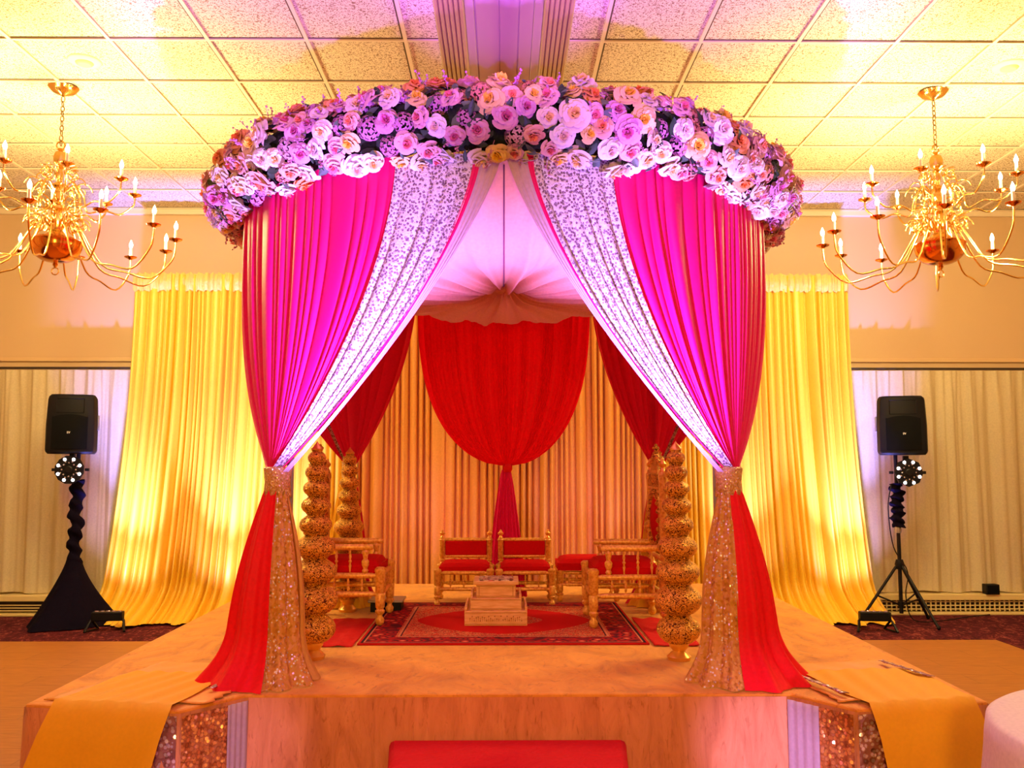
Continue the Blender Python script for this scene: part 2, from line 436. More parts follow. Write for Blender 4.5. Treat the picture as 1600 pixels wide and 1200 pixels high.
# curtains on the back wall
def folds(x, seed, freq, sharp=.6):
    a = x*freq+1.3*sin(x*freq*.21+seed)+.8*sin(x*freq*.083+seed*2.1)
    return sin(a)+.35*sin(2.3*a+seed)+sharp*.25*sin(5.1*a+1.7*seed)
def creased(x, seed, wl):
    a = x/wl+.42*sin(x/wl*.61+seed)+.9*sin(x/wl*.17+seed*2.3)+.3*sin(x/wl*1.37+seed)
    k = math.floor(a); h = math.sin(k*12.9898+seed)*43758.5; h -= math.floor(h)
    t_ = a-k
    return (math.sin(PI*t_))**.58*(.35+.65*h)
def wall_curtain(x0, x1, label, seed):
    t = thing('window_curtain', label, 'curtain', ((x0+x1)/2, 10.22, .0), group=None)
    nx = int((x1-x0)*70); rows = []
    for i in range(nx+1):
        x = x0+(x1-x0)*i/nx; row = []
        for j in range(22):
            s = j/21; z = 2.74-s*2.50
            pin = min(1, s*6)
            a = .016+.030*pin
            # pinch pleats: narrow tucks at the head
            ph = (x/.155) % 1.0
            head = .03*math.exp(-((ph-.5)/.13)**2)
            y = -a*.6*folds(x+.03*s*sin(x*5+seed), seed, 21)-head*(1-pin*.7)
            row.append((x-(x0+x1)/2, y, z+.010*sin(x*9+seed)*(s > .95)))
        rows.append(row)
    MB().grid(rows).build('fabric_panel', M['cream'], t, smooth='all')
    MB().box((0, .03, 2.765), (x1-x0, .05, .025)).build('curtain_rail', M['rail'], t, smooth=False)
wall_curtain(-6.9, -3.6, 'cream pleated curtain on the back wall behind the left speaker', 1.0)
wall_curtain(3.4, 6.9, 'cream pleated curtain on the back wall behind the right speaker', 2.7)
def heater(x0, x1, label, grid):
    t = thing('baseboard_heater', label, 'heater', ((x0+x1)/2, 10.2, 0)); L = x1-x0
    b = MB(); b.prism([(-L/2, -.10), (L/2, -.10), (L/2, .18), (-L/2, .18)], .16, .225)
    b.box((0, .10, .10), (L, .12, .2)); b.box((0, -.07, .015), (L, .1, .03))
    b.build('cover', M['heater'], t, smooth=False, bevel=.008)
    MB().box((0, .03, .095), (L-.02, .02, .13)).build('recess', M['slot'], t, smooth=False)
    b = MB()
    for z in ((.055, .085, .115) if not grid else (.06, .10, .14)): b.box((0, -.06, z), (L, .02, .010))
    if grid:
        n_ = int(L/.055)
        for i in range(n_): b.box((-L/2+(i+.5)*.055, -.061, .095), (.009, .022, .12))
    b.build('grille', M['heater'], t, smooth=False)
heater(-6.95, -3.2, 'cream baseboard heater with long open slots under left wall curtain', False)
heater(3.2, 6.95, 'cream baseboard heater with square grille under right wall curtain', True)

# ------------------------------------------------------------ backdrop: pipe and drape
def backdrop(x0, x1, y0, label, material, seed, ztop=3.78, flare=(0, 0), puddle=.45, header=True):
    xc = (x0+x1)/2; W = x1-x0
    t = thing('backdrop_drape', label, 'drape', (xc, y0, 0))
    nx = int(W*210); nz = 40; rows = []
    fl0, fl1 = flare
    for i in range(nx+1):
        u = i/nx; x = x0+W*u; row = []
        f = creased(x, seed, .082)*2-1; f2 = folds(x, seed+3, 17)
        for j in range(nz+1):
            s = j/nz
            s2 = s**.8 if s < 1 else 1
            z = ztop-(ztop-.012)*s
            a = .048+.020*min(1, s*3)
            xs = x-xc+(fl0*(1-u)+fl1*u)*s**2.2+.02*s*sin(x*7+seed)
            y = -a*f-(.010+.022*s)*f2-.02
            zz = z
            k = max(0, (.42-z)/.42)
            y -= puddle*k**2.2*(1+.25*sin(x*3.1+seed)+.12*f2)
            zz += .018*k*max(0, f)+.01*k
            row.append((xs, y, max(zz, .014)))
        rows.append(row)
    MB().grid(rows).build('fabric_panel', material, t, smooth='all')
    if header:
        rows = []
        for i in range(nx+1):
            x = x0+W*i/nx; f = folds(x, seed+7, 75)
            rows.append([(x-xc, -.035-.016*f*(1 if j not in (0, 5) else .6)-.018*sin(PI*j/5), ztop+.02-.20*j/5+.008*f) for j in range(6)])
        MB().grid(rows).build('gathered_header', M['header'], t, smooth='all')
    MB().turned((-W/2, .02, ztop-.03), (W/2, .02, ztop-.03), [(0, .02), (1, .02)]).build('cross_bar', M['steel'], t)
    for x in (-W/2+.02, W/2-.02):
        MB().turned((x, .08, 0), (x, .08, ztop-.02), [(0, .02), (1, .02)]).build('upright', M['steel'], t)
backdrop(-4.14, -1.62, 9.95, 'tall champagne-gold satin backdrop drape left of the canopy, brightly uplit', M['drape_lit'], .4, flare=(-.28, 0))
backdrop(-1.60, 1.60, 9.95, 'champagne-gold satin backdrop drape, shade-toned, seen through the middle of the canopy', M['drape_shaded'], 1.9, puddle=.2)
backdrop(1.62, 3.88, 9.95, 'tall champagne-gold satin backdrop drape right of the canopy, brightly uplit', M['drape_lit'], 3.3, flare=(0, .24))

# ------------------------------------------------------------ stage
SH = .60
OUT = [(-2.12, 4.10), (-1.40, 3.98), (-1.19, 4.25), (1.33, 4.25), (1.53, 3.98), (2.17, 4.10), (2.20, 8.15), (-2.14, 8.15)]
st = thing('stage', 'large platform covered in crushed orange velvet under the canopy', 'stage', (0, 0, 0))
MB().prism(OUT, SH-.03, SH).build('platform_top', M['stage_top'], st, smooth=False, bevel=.012)
def offset_line(poly, segs_per_m=26, amp=.012):
    pts = []
    n_ = len(poly)
    for i in range(n_):
        a = Vector(poly[i]+(0,)); c = Vector(poly[(i+1) % n_]+(0,)); L = (c-a).length; k = max(2, int(L*segs_per_m))
        nrm = Vector(((c-a).y, -(c-a).x, 0)).normalized()
        for j in range(k):
            e = min(1, min(j, k-j)/4)
            pts.append((a+(c-a)*j/k, nrm, e))
    return pts
pl = offset_line(OUT); rows = []
for idx, (p, nn, e) in enumerate(pl):
    row = []
    for j in range(9):
        s = j/8
        off = .004+e*s*(.010*sin(idx*.55)+.006*sin(idx*1.7+2))+.02*s
        row.append((p.x+nn.x*off, p.y+nn.y*off, SH-.012-(SH-.014)*s))
    rows.append(row)
MB().grid(rows, closed_u=True).build('skirt', M['stage_side'], st, smooth='all')
def panel(p0, p1, z0, z1, name, material, off=.03):
    a = Vector(p0+(0,)); c = Vector(p1+(0,)); nrm = Vector(((c-a).y, -(c-a).x, 0)).normalized()*off
    n_ = 14; rows = []
    for i in range(n_+1):
        p = a+(c-a)*i/n_+nrm*(1+.12*sin(i*1.7))
        rows.append([(p.x, p.y, z1-(z1-z0)*j/6) for j in range(7)])
    return MB().grid(rows).build(name, material, st, smooth='all')
# inner faces of the two wings: a plain strip, then sequins, then mirror sequins round the corner
def lerp2(a, c, t): return (a[0]+(c[0]-a[0])*t, a[1]+(c[1]-a[1])*t)
L0, L1, L2 = OUT[1], OUT[2], OUT[0]
panel(lerp2(L0, L1, .0), lerp2(L0, L1, .68), .02, SH-.02, 'sequin_panel', M['sequin_panel'])
panel(lerp2(L0, L1, .68), lerp2(L0, L1, 1), .02, SH-.02, 'plain_strip', M['lilac'], .028)
panel(lerp2(L0, L2, .30), lerp2(L0, L2, .0), .02, SH-.02, 'mirror_sequin_panel', M['sequin_mirror'], .012)
R0, R1, R2 = OUT[4], OUT[3], OUT[5]
panel(lerp2(R0, R1, .50), lerp2(R0, R1, .0), .02, SH-.02, 'sequin_panel', M['sequin_panel'])
panel(lerp2(R0, R1, 1.0), lerp2(R0, R1, .50), .02, SH-.02, 'plain_strip', M['lilac'], .028)
panel(lerp2(R0, R2, .0), lerp2(R0, R2, .35), .02, SH-.02, 'mirror_sequin_panel', M['sequin_mirror'], .012)

# red step
rs = thing('stage_step', 'low red carpeted step against the front of the stage', 'step', (.02, 3.92, 0))
b = MB(); b.prism([(-.475, -.32), (.475, -.32), (.54, .30), (-.54, .30)], 0, .41); b.build('step_body', M['redcloth'], rs, bevel=.025)

# runners over the wings
def runner(name, quad, drop, label, material, cat, seed, lift=.012, dropdir=(0, -1), zt=SH, outl=None, amp=.008):
    """quad: back-left, back-right, front-right, front-left on the stage top; then falls down the front"""
    bl, br_, fr, fl = [Vector(q+(0,)) for q in quad]
    nu = 40; rows = []
    for i in range(nu+1):
        u = i/nu; bb = bl.lerp(br_, u); ff = fl.lerp(fr, u); row = []
        for j in range(15):
            s = j/14; p = bb.lerp(ff, s)
            z = zt+lift+amp*.5*(1+sin(u*9+seed+s*3))*.5*(1 if 0 < u < 1 else .4)+.004*sin(u*31+s*7)
            row.append((p.x, p.y, z))
        for j in range(1, 15):
            s = j/14; q = ff+Vector((drop[0]*(u-.5)*s+drop[1]*s, 0, 0))
            out = .025+.03*min(1, s*5)+.05*s+.015*s*sin(u*13+seed)
            row.append((q.x, q.y-out, max(zt+lift-.015-(zt-.03)*s, .02)))
        rows.append(row)
    o = MB().grid(rows).build(name, material, smooth='all')
    return tag(o, label, cat)
runner('runner_cloth', ((-1.86, 4.62), (-1.34, 4.62), (-1.43, 3.99), (-1.98, 4.08)), (.06, -.16), 'plain yellow chiffon cloth draped over the left front wing of the stage', M['yellow'], 'cloth', .5, .022)
runner('runner_cloth', ((1.47, 4.62), (2.08, 4.66), (2.10, 4.09), (1.59, 3.99)), (.04, .11), 'yellow chiffon cloth draped over the right front wing of the stage', M['yellow'], 'cloth', 2.2, .022)
# lace-hemmed cloths lying under the runners
def hem_cloth(quad, label, seed):
    bl, br_, fr, fl = [Vector(q+(0,)) for q in quad]; rows = []
    for i in range(31):
        u = i/30; row = []
        for j in range(21):
            s = j/20; p = (bl.lerp(br_, u)).lerp(fl.lerp(fr, u), s)
            ed = .012*sin(s*60+seed) if u in (0, 1) else 0
            row.append((p.x+ed, p.y, SH+.004+.004*sin(u*21+seed)*sin(s*17)+.004))
        rows.append(row)
    tag(MB().grid(rows).build('under_cloth', M['drape_shaded'], smooth='all', solid=.004), label, 'cloth')
hem_cloth(((-1.80, 4.92), (-1.16, 4.80), (-1.30, 4.07), (-2.05, 4.15)), 'peach cloth with scalloped hem under the left yellow runner', 1)
hem_cloth(((1.38, 4.80), (2.06, 4.92), (2.12, 4.15), (1.49, 4.07)), 'peach cloth with scalloped hem under the right yellow runner', 2)
for q, lab in (((1.49, 4.30), 'silver sequin trim patch by inner edge of right yellow runner'), ((2.03, 4.62), 'silver sequin trim strip by outer edge of right yellow runner'), ((-1.30, 4.42), 'silver sequin trim strip by inner edge of left yellow runner')):
    rows = []
    for i in range(17):
        u = i/16; rows.append([(q[0]+(.10*u-.05)*(1 if q[0] > 0 else -1)+.014*(v_-1)*1, q[1]-.36*(u-.5), SH+.034+.002*sin(i*2+v_)) for v_ in range(3)])
    tag(MB().grid(rows).build('sequin_trim', M['sequin_mirror'], solid=.003), lab, 'trim')

# ------------------------------------------------------------ rug and floor cloths
m = M['rug'] = mat('persian_rug', (.5, .02, .02), .9, 0, .1); n = N(m)
tc = n.new('ShaderNodeTexCoord'); sx = n.new('ShaderNodeSeparateXYZ'); n.link(tc.outputs['Object'], sx.inputs[0])
RA, RB = .86, .80
ex = n.math('SUBTRACT', RA, n.math('ABSOLUTE', sx.outputs[0])); ey = n.math('SUBTRACT', RB, n.math('ABSOLUTE', sx.outputs[1]))
edge = n.math('MINIMUM', ex, ey)
v = tc.outputs['Object']
vo = n.voro(v, 13); vo2 = n.noise(v, 24, 3, .7, 2.5)
leafy = n.ramp(vo2.outputs[0], [(.44, (.56, .012, .012)), (.50, (.90, .38, .14)), (.56, (.10, .012, .02)), (.62, (.55, .02, .02))])
ros = n.ramp(vo.outputs['Distance'], [(.0, (.80, .30, .16)), (.22, (.62, .05, .03)), (.38, (.03, .01, .02)), (.55, (.46, .012, .015)), (.8, (.10, .01, .02))])
border = n.ramp(edge, [(0, (.5, .01, .01)), (.015, (.03, .01, .02)), (.03, (.6, .2, .1)), (.04, (.0, .0, .0)), (.20, (.0, .0, .0)), (.21, (.62, .22, .1)), (.225, (.03, .01, .02)), (.235, (0, 0, 0))], 'CONSTANT')
# distance to an elongated medallion
md = n.math('ADD', n.math('POWER', n.math('DIVIDE', n.math('ABSOLUTE', sx.outputs[0]), .58), 1.6), n.math('POWER', n.math('DIVIDE', n.math('ABSOLUTE', sx.outputs[1]), .50), 1.6))
infield = n.math('LESS_THAN', md, 1.0); core = n.math('LESS_THAN', md, .28)
field = n.mix(infield, leafy, (.58, .006, .008)); field = n.mix(core, field, leafy)
inb = n.math('LESS_THAN', edge, .20)
fld = n.mix(inb, field, ros)
stripes = n.math('MAXIMUM', n.math('LESS_THAN', edge, .04), n.math('LESS_THAN', n.math('ABSOLUTE', n.math('SUBTRACT', edge, .2225)), .0125))
n.col(n.mix(stripes, fld, border)); n.bump(n.noise(v, 200, 2).outputs[0], .3, .004)
o = MB().box((0, 0, .006), (2*RA, 2*RB, .012)).build('patterned_rug', M['rug'], smooth=False, loc=(0, 6.18, SH), bevel=.003)
tag(o, 'red patterned rug with flowered border in the middle of the stage', 'rug')
def cloth_sheet(poly_fn, label, name='red_cloth'):
    rows = []
    for i in range(25):
        rows.append([])
        for j in range(25):
            x, y = poly_fn(i/24, j/24)
            rows[-1].append((x, y, SH+.006+.004*abs(sin(x*23+y*11))+.003*sin(x*51)))
    tag(MB().grid(rows).build(name, M['redcloth'], smooth='all', solid=.003), label, 'cloth')
cloth_sheet(lambda u, v: (-1.19+.31*u+.06*sin(v*7)*(1-u), 5.33+.95*v), 'plain red cloth on the stage floor left of the rug')
cloth_sheet(lambda u, v: (.88+.22*u+.05*sin(v*6+1)*u, 5.33+.95*v), 'plain red cloth on the stage floor right of the rug')

# ------------------------------------------------------------ stepped altar (havan)
ha = thing('fire_altar', 'pale carved wooden stepped fire altar in the centre of the rug', 'altar', (-.05, 6.16, SH+.012))
z = 0
for i, (hw, h) in enumerate(((.205, .095), (.168, .075), (.130, .085))):
    b = MB()
    b.box((0, 0, z+h/2), (2*hw, 2*hw, h))
    if i < 2:
        # low walls on both sides of each step
        for s_ in (-1, 1): b.box((s_*(hw-.008), 0, z+h+.014), (.016, 2*hw, .028))
    o = b.build('tier', M['altar_wood'], ha, bevel=.004)
    b = MB()
    for zz in (.12, .88): b.box((0, -hw-.001, z+h*zz), (2*hw*.97, .004, .003))
    nn_ = 26
    if i == 0:
        for q in range(nn_):
            b.ball((-hw*.82+q*hw*1.64/(nn_-1), -hw-.001, z+h*(.5+.16*sin(q*2.2))), .0045, 6, 4)
            b.box((-hw*.82+q*hw*1.64/(nn_-1), -hw-.001, z+h*.42), (.002, .004, .022))
    if i == 2:
        for s_ in (-1, 1): b.box((s_*hw*.86, -hw-.001, z+h*.5), (.003, .004, h*.76))
    b.build('carving', M['carving'], o, smooth=False)
    z += h
b = MB(); b.box((0, 0, z+.012), (.30, .30, .024))
tr = b.build('tray', M['altar_wood'], ha, bevel=.004)
MB().box((0, 0, z+.026), (.23, .25, .004)).build('mosaic_inlay', M['mosaic'], tr, smooth=False)

# ------------------------------------------------------------ chairs
POST = [(0, .018), (.03, .022), (.07, .014), (.10, .012), (.13, .022), (.17, .024), (.2, .016), (.24, .022), (.9, .023), (.93, .028), (.97, .026), (1, .018)]
LEG = [(0, .010), (.03, .021), (.10, .024), (.15, .014), (.18, .014), (.21, .024), (.25, .026), (.28, .018), (.31, .024), (.52, .026), (.55, .020), (.58, .026), (.90, .027), (.93, .031), (.97, .030), (1, .02)]
SPIN = [(0, .004), (.15, .005), (.3, .009), (.42, .005), (.5, .011), (.58, .005), (.7, .009), (.85, .005), (1, .004)]
RAIL = [(0, .012), (.06, .013), (.09, .010), (.12, .014), (.5, .015), (.88, .014), (.91, .010), (.94, .013), (1, .012)]
FIN = [(0, .016), (.12, .022), (.25, .012), (.36, .010), (.48, .022), (.62, .024), (.78, .012), (.86, .009), (.92, .010), (1, .002)]
def cushion(b, c, d, puff=.25):
    rows = []; nx, ny = 14, 12
    for i in range(nx+1):
        row = []
        for j in range(ny+1):
            u = 2*i/nx-1; v_ = 2*j/ny-1
            e = (1-abs(u)**6)*(1-abs(v_)**6)
            row.append((c[0]+u*d[0]/2, c[1]+v_*d[1]/2, c[2]-d[2]/2+d[2]*(1-puff+puff*e)*(1 if abs(u) < 1 and abs(v_) < 1 else .55)))
        rows.append(row)
    b.grid(rows)
    b.box((c[0], c[1], c[2]-d[2]*.22), (d[0]*.995, d[1]*.995, d[2]*.56))
def low_chair(label, loc):
    t = thing('low_chair', label, 'chair', loc, 0, 'two low chairs behind the altar')
    W, D = .40, .36
    for sx_ in (-1, 1):
        MB().turned((sx_*W/2, -D/2, 0), (sx_*W/2, -D/2, .275), LEG).build('leg', M['gold_wood'], t)
        MB().turned((sx_*W/2, D/2, 0), (sx_*W/2, D/2, .275), LEG).build('leg', M['gold_wood'], t)
        MB().turned((sx_*(W/2-.012), D/2, .275), (sx_*(W/2-.012), D/2, .475), POST).build('back_post', M['gold_wood'], t)
        MB().turned((sx_*(W/2-.012), D/2, .47), (sx_*(W/2-.012), D/2, .545), FIN).build('finial', M['gold'], t)
    b = MB()
    for z_ in (.245, .125):
        for y_ in (-D/2, D/2): b.turned((-W/2, y_, z_), (W/2, y_, z_), RAIL)
        for x_ in (-W/2, W/2): b.turned((x_, -D/2, z_), (x_, D/2, z_), RAIL)
    b.build('seat_rail', M['gold_wood'], t)
    b = MB()
    for k_ in (-.5, 0, .5):
        b.turned((k_*W*.5, -D/2, .13), (k_*W*.5, -D/2, .24), SPIN, 8)
        for x_ in (-W/2, W/2): b.turned((x_, k_*D*.5, .13), (x_, k_*D*.5, .24), SPIN, 8)
    b.build('spindles', M['gold_wood'], t)
    b = MB(); cushion(b, (0, 0, .285), (W-.02, D-.03, .07)); b.build('seat_cushion', M['velvet_red'], t)
    b = MB(); b.turned((-W/2, D/2, .465), (W/2, D/2, .465), RAIL); b.turned((-W/2, D/2, .335), (W/2, D/2, .335), RAIL)
    b.build('back_rail', M['gold_wood'], t)
    b = MB(); b.box((0, D/2, .40), (W-.07, .03, .115)); b.build('backrest', M['velvet_red'], t, bevel=.01)
    return t
ch = low_chair('low gold chair with red seat, left of the pair behind altar', (-.30, 7.05, SH+.0))
low_chair('low gold chair with red seat, right of the pair behind altar', (.165, 7.05, SH+.0))

def throne(label, loc, rz):
    """faces local -Y"""
    t = thing('throne_chair', label, 'chair', loc, rz, 'tall-backed chairs facing across the rug')
    W, D = .50, .46
    for sx_ in (-1, 1):
        MB().turned((sx_*W/2, -D/2, 0), (sx_*W/2, -D/2, .375), [(a, r*1.25) for a, r in LEG]).build('leg', M['gold_wood'], t)
        MB().turned((sx_*W/2, D/2, 0), (sx_*W/2, D/2, .375), [(a, r*1.25) for a, r in LEG]).build('leg', M['gold_wood'], t)
        MB().turned((sx_*W/2, D/2, .36), (sx_*W/2, D/2, 1.00), [(a, r*1.15) for a, r in POST]).build('back_post', M['gold_wood'], t)
        MB().turned((sx_*W/2, D/2, .99), (sx_*W/2, D/2, 1.09), [(a, r*1.1) for a, r in FIN]).build('finial', M['gold'], t)
        # arm: rail on a front baluster with spindles under
        b = MB(); b.turned((sx_*W/2, -D/2+.05, .505), (sx_*W/2, D/2, .505), [(0, .015), (.04, .021), (.1, .021), (.14, .016), (.17, .021), (.9, .021), (1, .02)])
        b.turned((sx_*W/2, -D/2+.10, .335), (sx_*W/2, -D/2+.10, .49), [(0, .014), (.1, .022), (.2, .014), (.35, .024), (.5, .026), (.6, .014), (.8, .020), (.9, .024), (1, .014)])
        b.build('armrest', M['gold_wood'], t)
        b = MB()
        for k_ in range(4): b.turned((sx_*W/2, -D/2+.2+.09*k_, .335), (sx_*W/2, -D/2+.2+.09*k_, .49), [(a, r*1.1) for a, r in SPIN], 8)
        for k_ in range(4): b.turned((sx_*W/2, -D/2+.12+.09*k_, .205), (sx_*W/2, -D/2+.12+.09*k_, .31), SPIN, 8)
        b.build('side_spindles', M['gold_wood'], t)
    b = MB()
    for z_ in (.32, .20):
        for y_ in (-D/2, D/2): b.turned((-W/2, y_, z_), (W/2, y_, z_), [(a, r*1.3) for a, r in RAIL])
        for x_ in (-W/2, W/2): b.turned((x_, -D/2, z_), (x_, D/2, z_), [(a, r*1.3) for a, r in RAIL])
    b.build('seat_rail', M['gold_wood'], t)
    b = MB()
    for k_ in range(5): b.turned((-.16+.08*k_, -D/2, .205), (-.16+.08*k_, -D/2, .31), SPIN, 8)
    b.build('front_spindles', M['gold_wood'], t)
    b = MB(); cushion(b, (0, -.005, .375), (W-.03, D-.03, .10)); b.build('seat_cushion', M['velvet_red'], t)
    # carved back: frame with scalloped arch, red oval panel and crown
    b = MB()
    def pan(poly, th, y=D/2):
        n_ = len(poly); bb = len(b.v)
        for yy in (y-th/2, y+th/2):
            for p in poly: b.v.append((p[0], yy, p[1]))
        b.f.append(tuple(bb+i for i in range(n_))); b.m.append(0)
        b.f.append(tuple(bb+2*n_-1-i for i in range(n_))); b.m.append(0)
        for i in range(n_):
            j = (i+1) % n_; b.f.append((bb+j, bb+i, bb+n_+i, bb+n_+j)); b.m.append(0)
    A = 20
    for k_ in range(A):   # ring round the oval
        a0 = 2*PI*k_/A; a1 = 2*PI*(k_+1)/A
        i0, i1 = (.15*cos(a0), .68+.15*sin(a0)*1.05), (.15*cos(a1), .68+.15*sin(a1)*1.05)
        o0, o1 = (.215*cos(a0), .68+.215*sin(a0)), (.215*cos(a1), .68+.215*sin(a1))
        pan([i0, i1, o1, o0], .035)
        b.ball((.185*cos(a0), D/2-.018, .68+.19*sin(a0)), .020, 8, 6)
    pan([(-.22, .88), (.22, .88), (.22, .90), (-.22, .90)], .05)
    pan([(-.20, .90), (.20, .90), (.17, .985), (-.17, .985)], .03)
    pan([(-.22, .985), (.22, .985), (.20, 1.01), (-.20, 1.01)], .055)
    for k_ in range(9): b.turned((-.16+.04*k_, D/2-.02, .91), (-.16+.04*k_, D/2-.02, .98), [(0, .008), (.4, .013), (.7, .006), (1, .010)], 8)
    pan([(-.15, 1.01), (.15, 1.01), (.12, 1.06), (.05, 1.07), (.03, 1.12), (-.03, 1.12), (-.05, 1.07), (-.12, 1.06)], .03)
    for x_, z_, r_ in ((-.11, 1.065, .026), (.11, 1.065, .026), (-.065, 1.09, .024), (.065, 1.09, .024), (0, 1.10, .030)): b.ball((x_, D/2, z_), r_, 10, 7)
    b.turned((0, D/2, 1.12), (0, D/2, 1.19), FIN, 10)
    b.build('carved_back', M['filigree'], t)
    b = MB(); rows = []
    for i in range(7):
        r_ = .155*(1-i/6)+1e-3
        rows.append([(r_*cos(2*PI*k_/24), D/2-.012-.03*(1-(r_/.155)**2), .68+r_*1.05*sin(2*PI*k_/24)) for k_ in range(24)])
    b.grid(rows, closed_v=True); b.build('back_pad', M['velvet_red'], t)
    b = MB()
    for z_ in (.43, .87): b.turned((-W/2, D/2, z_), (W/2, D/2, z_), [(a, r*1.2) for a, r in RAIL])
    b.build('back_rail', M['gold_wood'], t)
    return t
throne('gold turned-wood armchair with tall carved back, left of the rug', (-1.04, 6.24, SH+.012), PI/2)
throne('gold turned-wood armchair with tall carved back, right of the rug', (.81, 6.13, SH+.012), -PI/2)
# red bench behind the right chair
t = thing('low_bench', 'low bench with red cushion behind the right-hand armchair', 'bench', (.66, 7.25, SH))
for x_ in (-.22, .22):
    for y_ in (-.16, .16): MB().turned((x_, y_, 0), (x_, y_, .25), LEG).build('leg', M['chair_dark'] if 'chair_dark' in M else M['gold_wood'], t)
b = MB()
for z_ in (.22, .13):
    for y_ in (-.16, .16): b.turned((-.22, y_, z_), (.22, y_, z_), RAIL)
    for x_ in (-.22, .22): b.turned((x_, -.16, z_), (x_, .16, z_), RAIL)
for k_ in range(6): b.turned((-.15+.06*k_, -.16, .13), (-.15+.06*k_, -.16, .22), SPIN, 8)
b.build('frame_rail', M['gold_wood'], t)
b = MB(); cushion(b, (0, 0, .29), (.48, .38, .10), .4); b.build('seat_cushion', M['velvet_red'], t)
# grey low platform under the left chair's far side
t = thing('low_dais', 'low silver-edged dais behind the left armchair', 'platform', (-.85, 6.68, SH))
MB().box((0, 0, .035), (.22, .20, .07)).build('dais_body', M['black'], t, smooth=False, bevel=.005)
MB().box((0, 0, .078), (.25, .24, .016)).build('dais_top', M['steel'], t, smooth=False, bevel=.004)

# ------------------------------------------------------------ pot pillars
POTS = [(.105, .100), (.188, .106), (.160, .098), (.150, .090), (.128, .074), (.115, .067), (.105, .060), (.100, .052), (.085, .042)]
def pot_pillar(label, loc, first=None):
    if first: return dup(first, loc, R_.uniform(0, 6), label)
    t = thing('pot_pillar', label, 'pillar', loc, 0, 'gold pot pillars at the canopy corners')
    MB().turned((0, 0, 0), (0, 0, .10), [(0, .060), (.2, .066), (.35, .05), (.5, .034), (.7, .05), (.85, .055), (1, .05)], 20).build('foot', M['gold'], t)
    z_ = .09
    for i, (h, r) in enumerate(POTS):
        if i == 0: h, r = .178, .098
        r *= 1.22
        pr = [(0, r*.50), (.05, r*.66), (.18, r*.88), (.34, r), (.5, r*.99), (.66, r*.86), (.78, r*.62), (.84, r*.52), (.88, r*.60), (.92, r*.62), (.96, r*.54), (1, r*.48)]
        MB().turned((0, 0, z_), (0, 0, z_+h), pr, 28).build('pot', M['filigree'], t)
        z_ += h*.862
    MB().turned((0, 0, z_-.005), (0, 0, z_+.055), [(0, .026), (.3, .034), (.5, .024), (.8, .008), (1, .001)], 14).build('pinnacle', M['gold'], t)
    return t
pp = pot_pillar('stack of gold filigree pots, front left', (-1.04, 5.02, SH))
pot_pillar('stack of gold filigree pots, front right', (.955, 4.98, SH), pp)
pot_pillar('stack of gold filigree pots behind the left armchair', (-1.13, 6.62, SH), pp)
pot_pillar('stack of gold filigree pots behind the right armchair', (1.13, 6.60, SH), pp)

# ------------------------------------------------------------ canopy (mandap)
YC, RR = 5.75, 1.63
ZR = 3.22
def ringp(th, r=RR, z=ZR):
    a = math.radians(th); return Vector((r*sin(a), YC-r*cos(a), z))
fr_ = thing('canopy_frame', 'round wedding canopy frame of four posts and a ring', 'canopy frame', (0, YC, SH))
for th in (-45, 45, 135, -135):
    p = ringp(th, RR-.075 if abs(th) < 90 else RR+.035, 0)
    b = MB().turned((p.x, p.y-YC, .0), (p.x, p.y-YC, ZR-SH), [(0, .018), (1, .018)])
    b.box((p.x, p.y-YC, .006), (.24, .24, .012)); b.build('post', M['steel'], fr_)
MB().tube([ringp(k*7.5)-Vector((0, YC, SH)) for k in range(48)], .022, closed=True).build('top_ring', M['steel'], fr_)

def fan(name, parent, th0, th1, tie, mat_, exps, toff, nf, amp, zt=3.14, ztie=1.64, seed=0, rs=1.0, sagin=0.0, uvd=None, nu=None):
    """cloth hung from the ring between two angles and gathered to the tie"""
    nu = nu or max(10, int(abs(th1-th0)*4.5)); nv = 44; rows = []
    tie = Vector(tie)
    for i in range(nu+1):
        u = i/nu; th = th0+(th1-th0)*u; top = ringp(th, RR*rs, zt)
        rad = Vector((sin(math.radians(th)), -cos(math.radians(th)), 0))
        e = exps[0]+(exps[1]-exps[0])*u
        tp = tie+Vector((toff[0][0]+(toff[1][0]-toff[0][0])*u, toff[0][1]+(toff[1][1]-toff[0][1])*u, 0))
        f = creased(u*nf, seed, 1.0)*2.2-1.2
        row = []
        for j in range(nv+1):
            s = j/nv; h = s**e
            p = Vector((top.x+(tp.x-top.x)*h, top.y+(tp.y-top.y)*h, zt+(ztie-zt)*s))
            a = amp*(.35+.65*min(1, s*3))*(1-.80*s**1.5)
            p += rad*(a*f)
            p.z -= sagin*sin(PI*s)*u
            row.append(p)
        rows.append(row)
    return MB().grid(rows).build(name, mat_, parent, smooth='all')

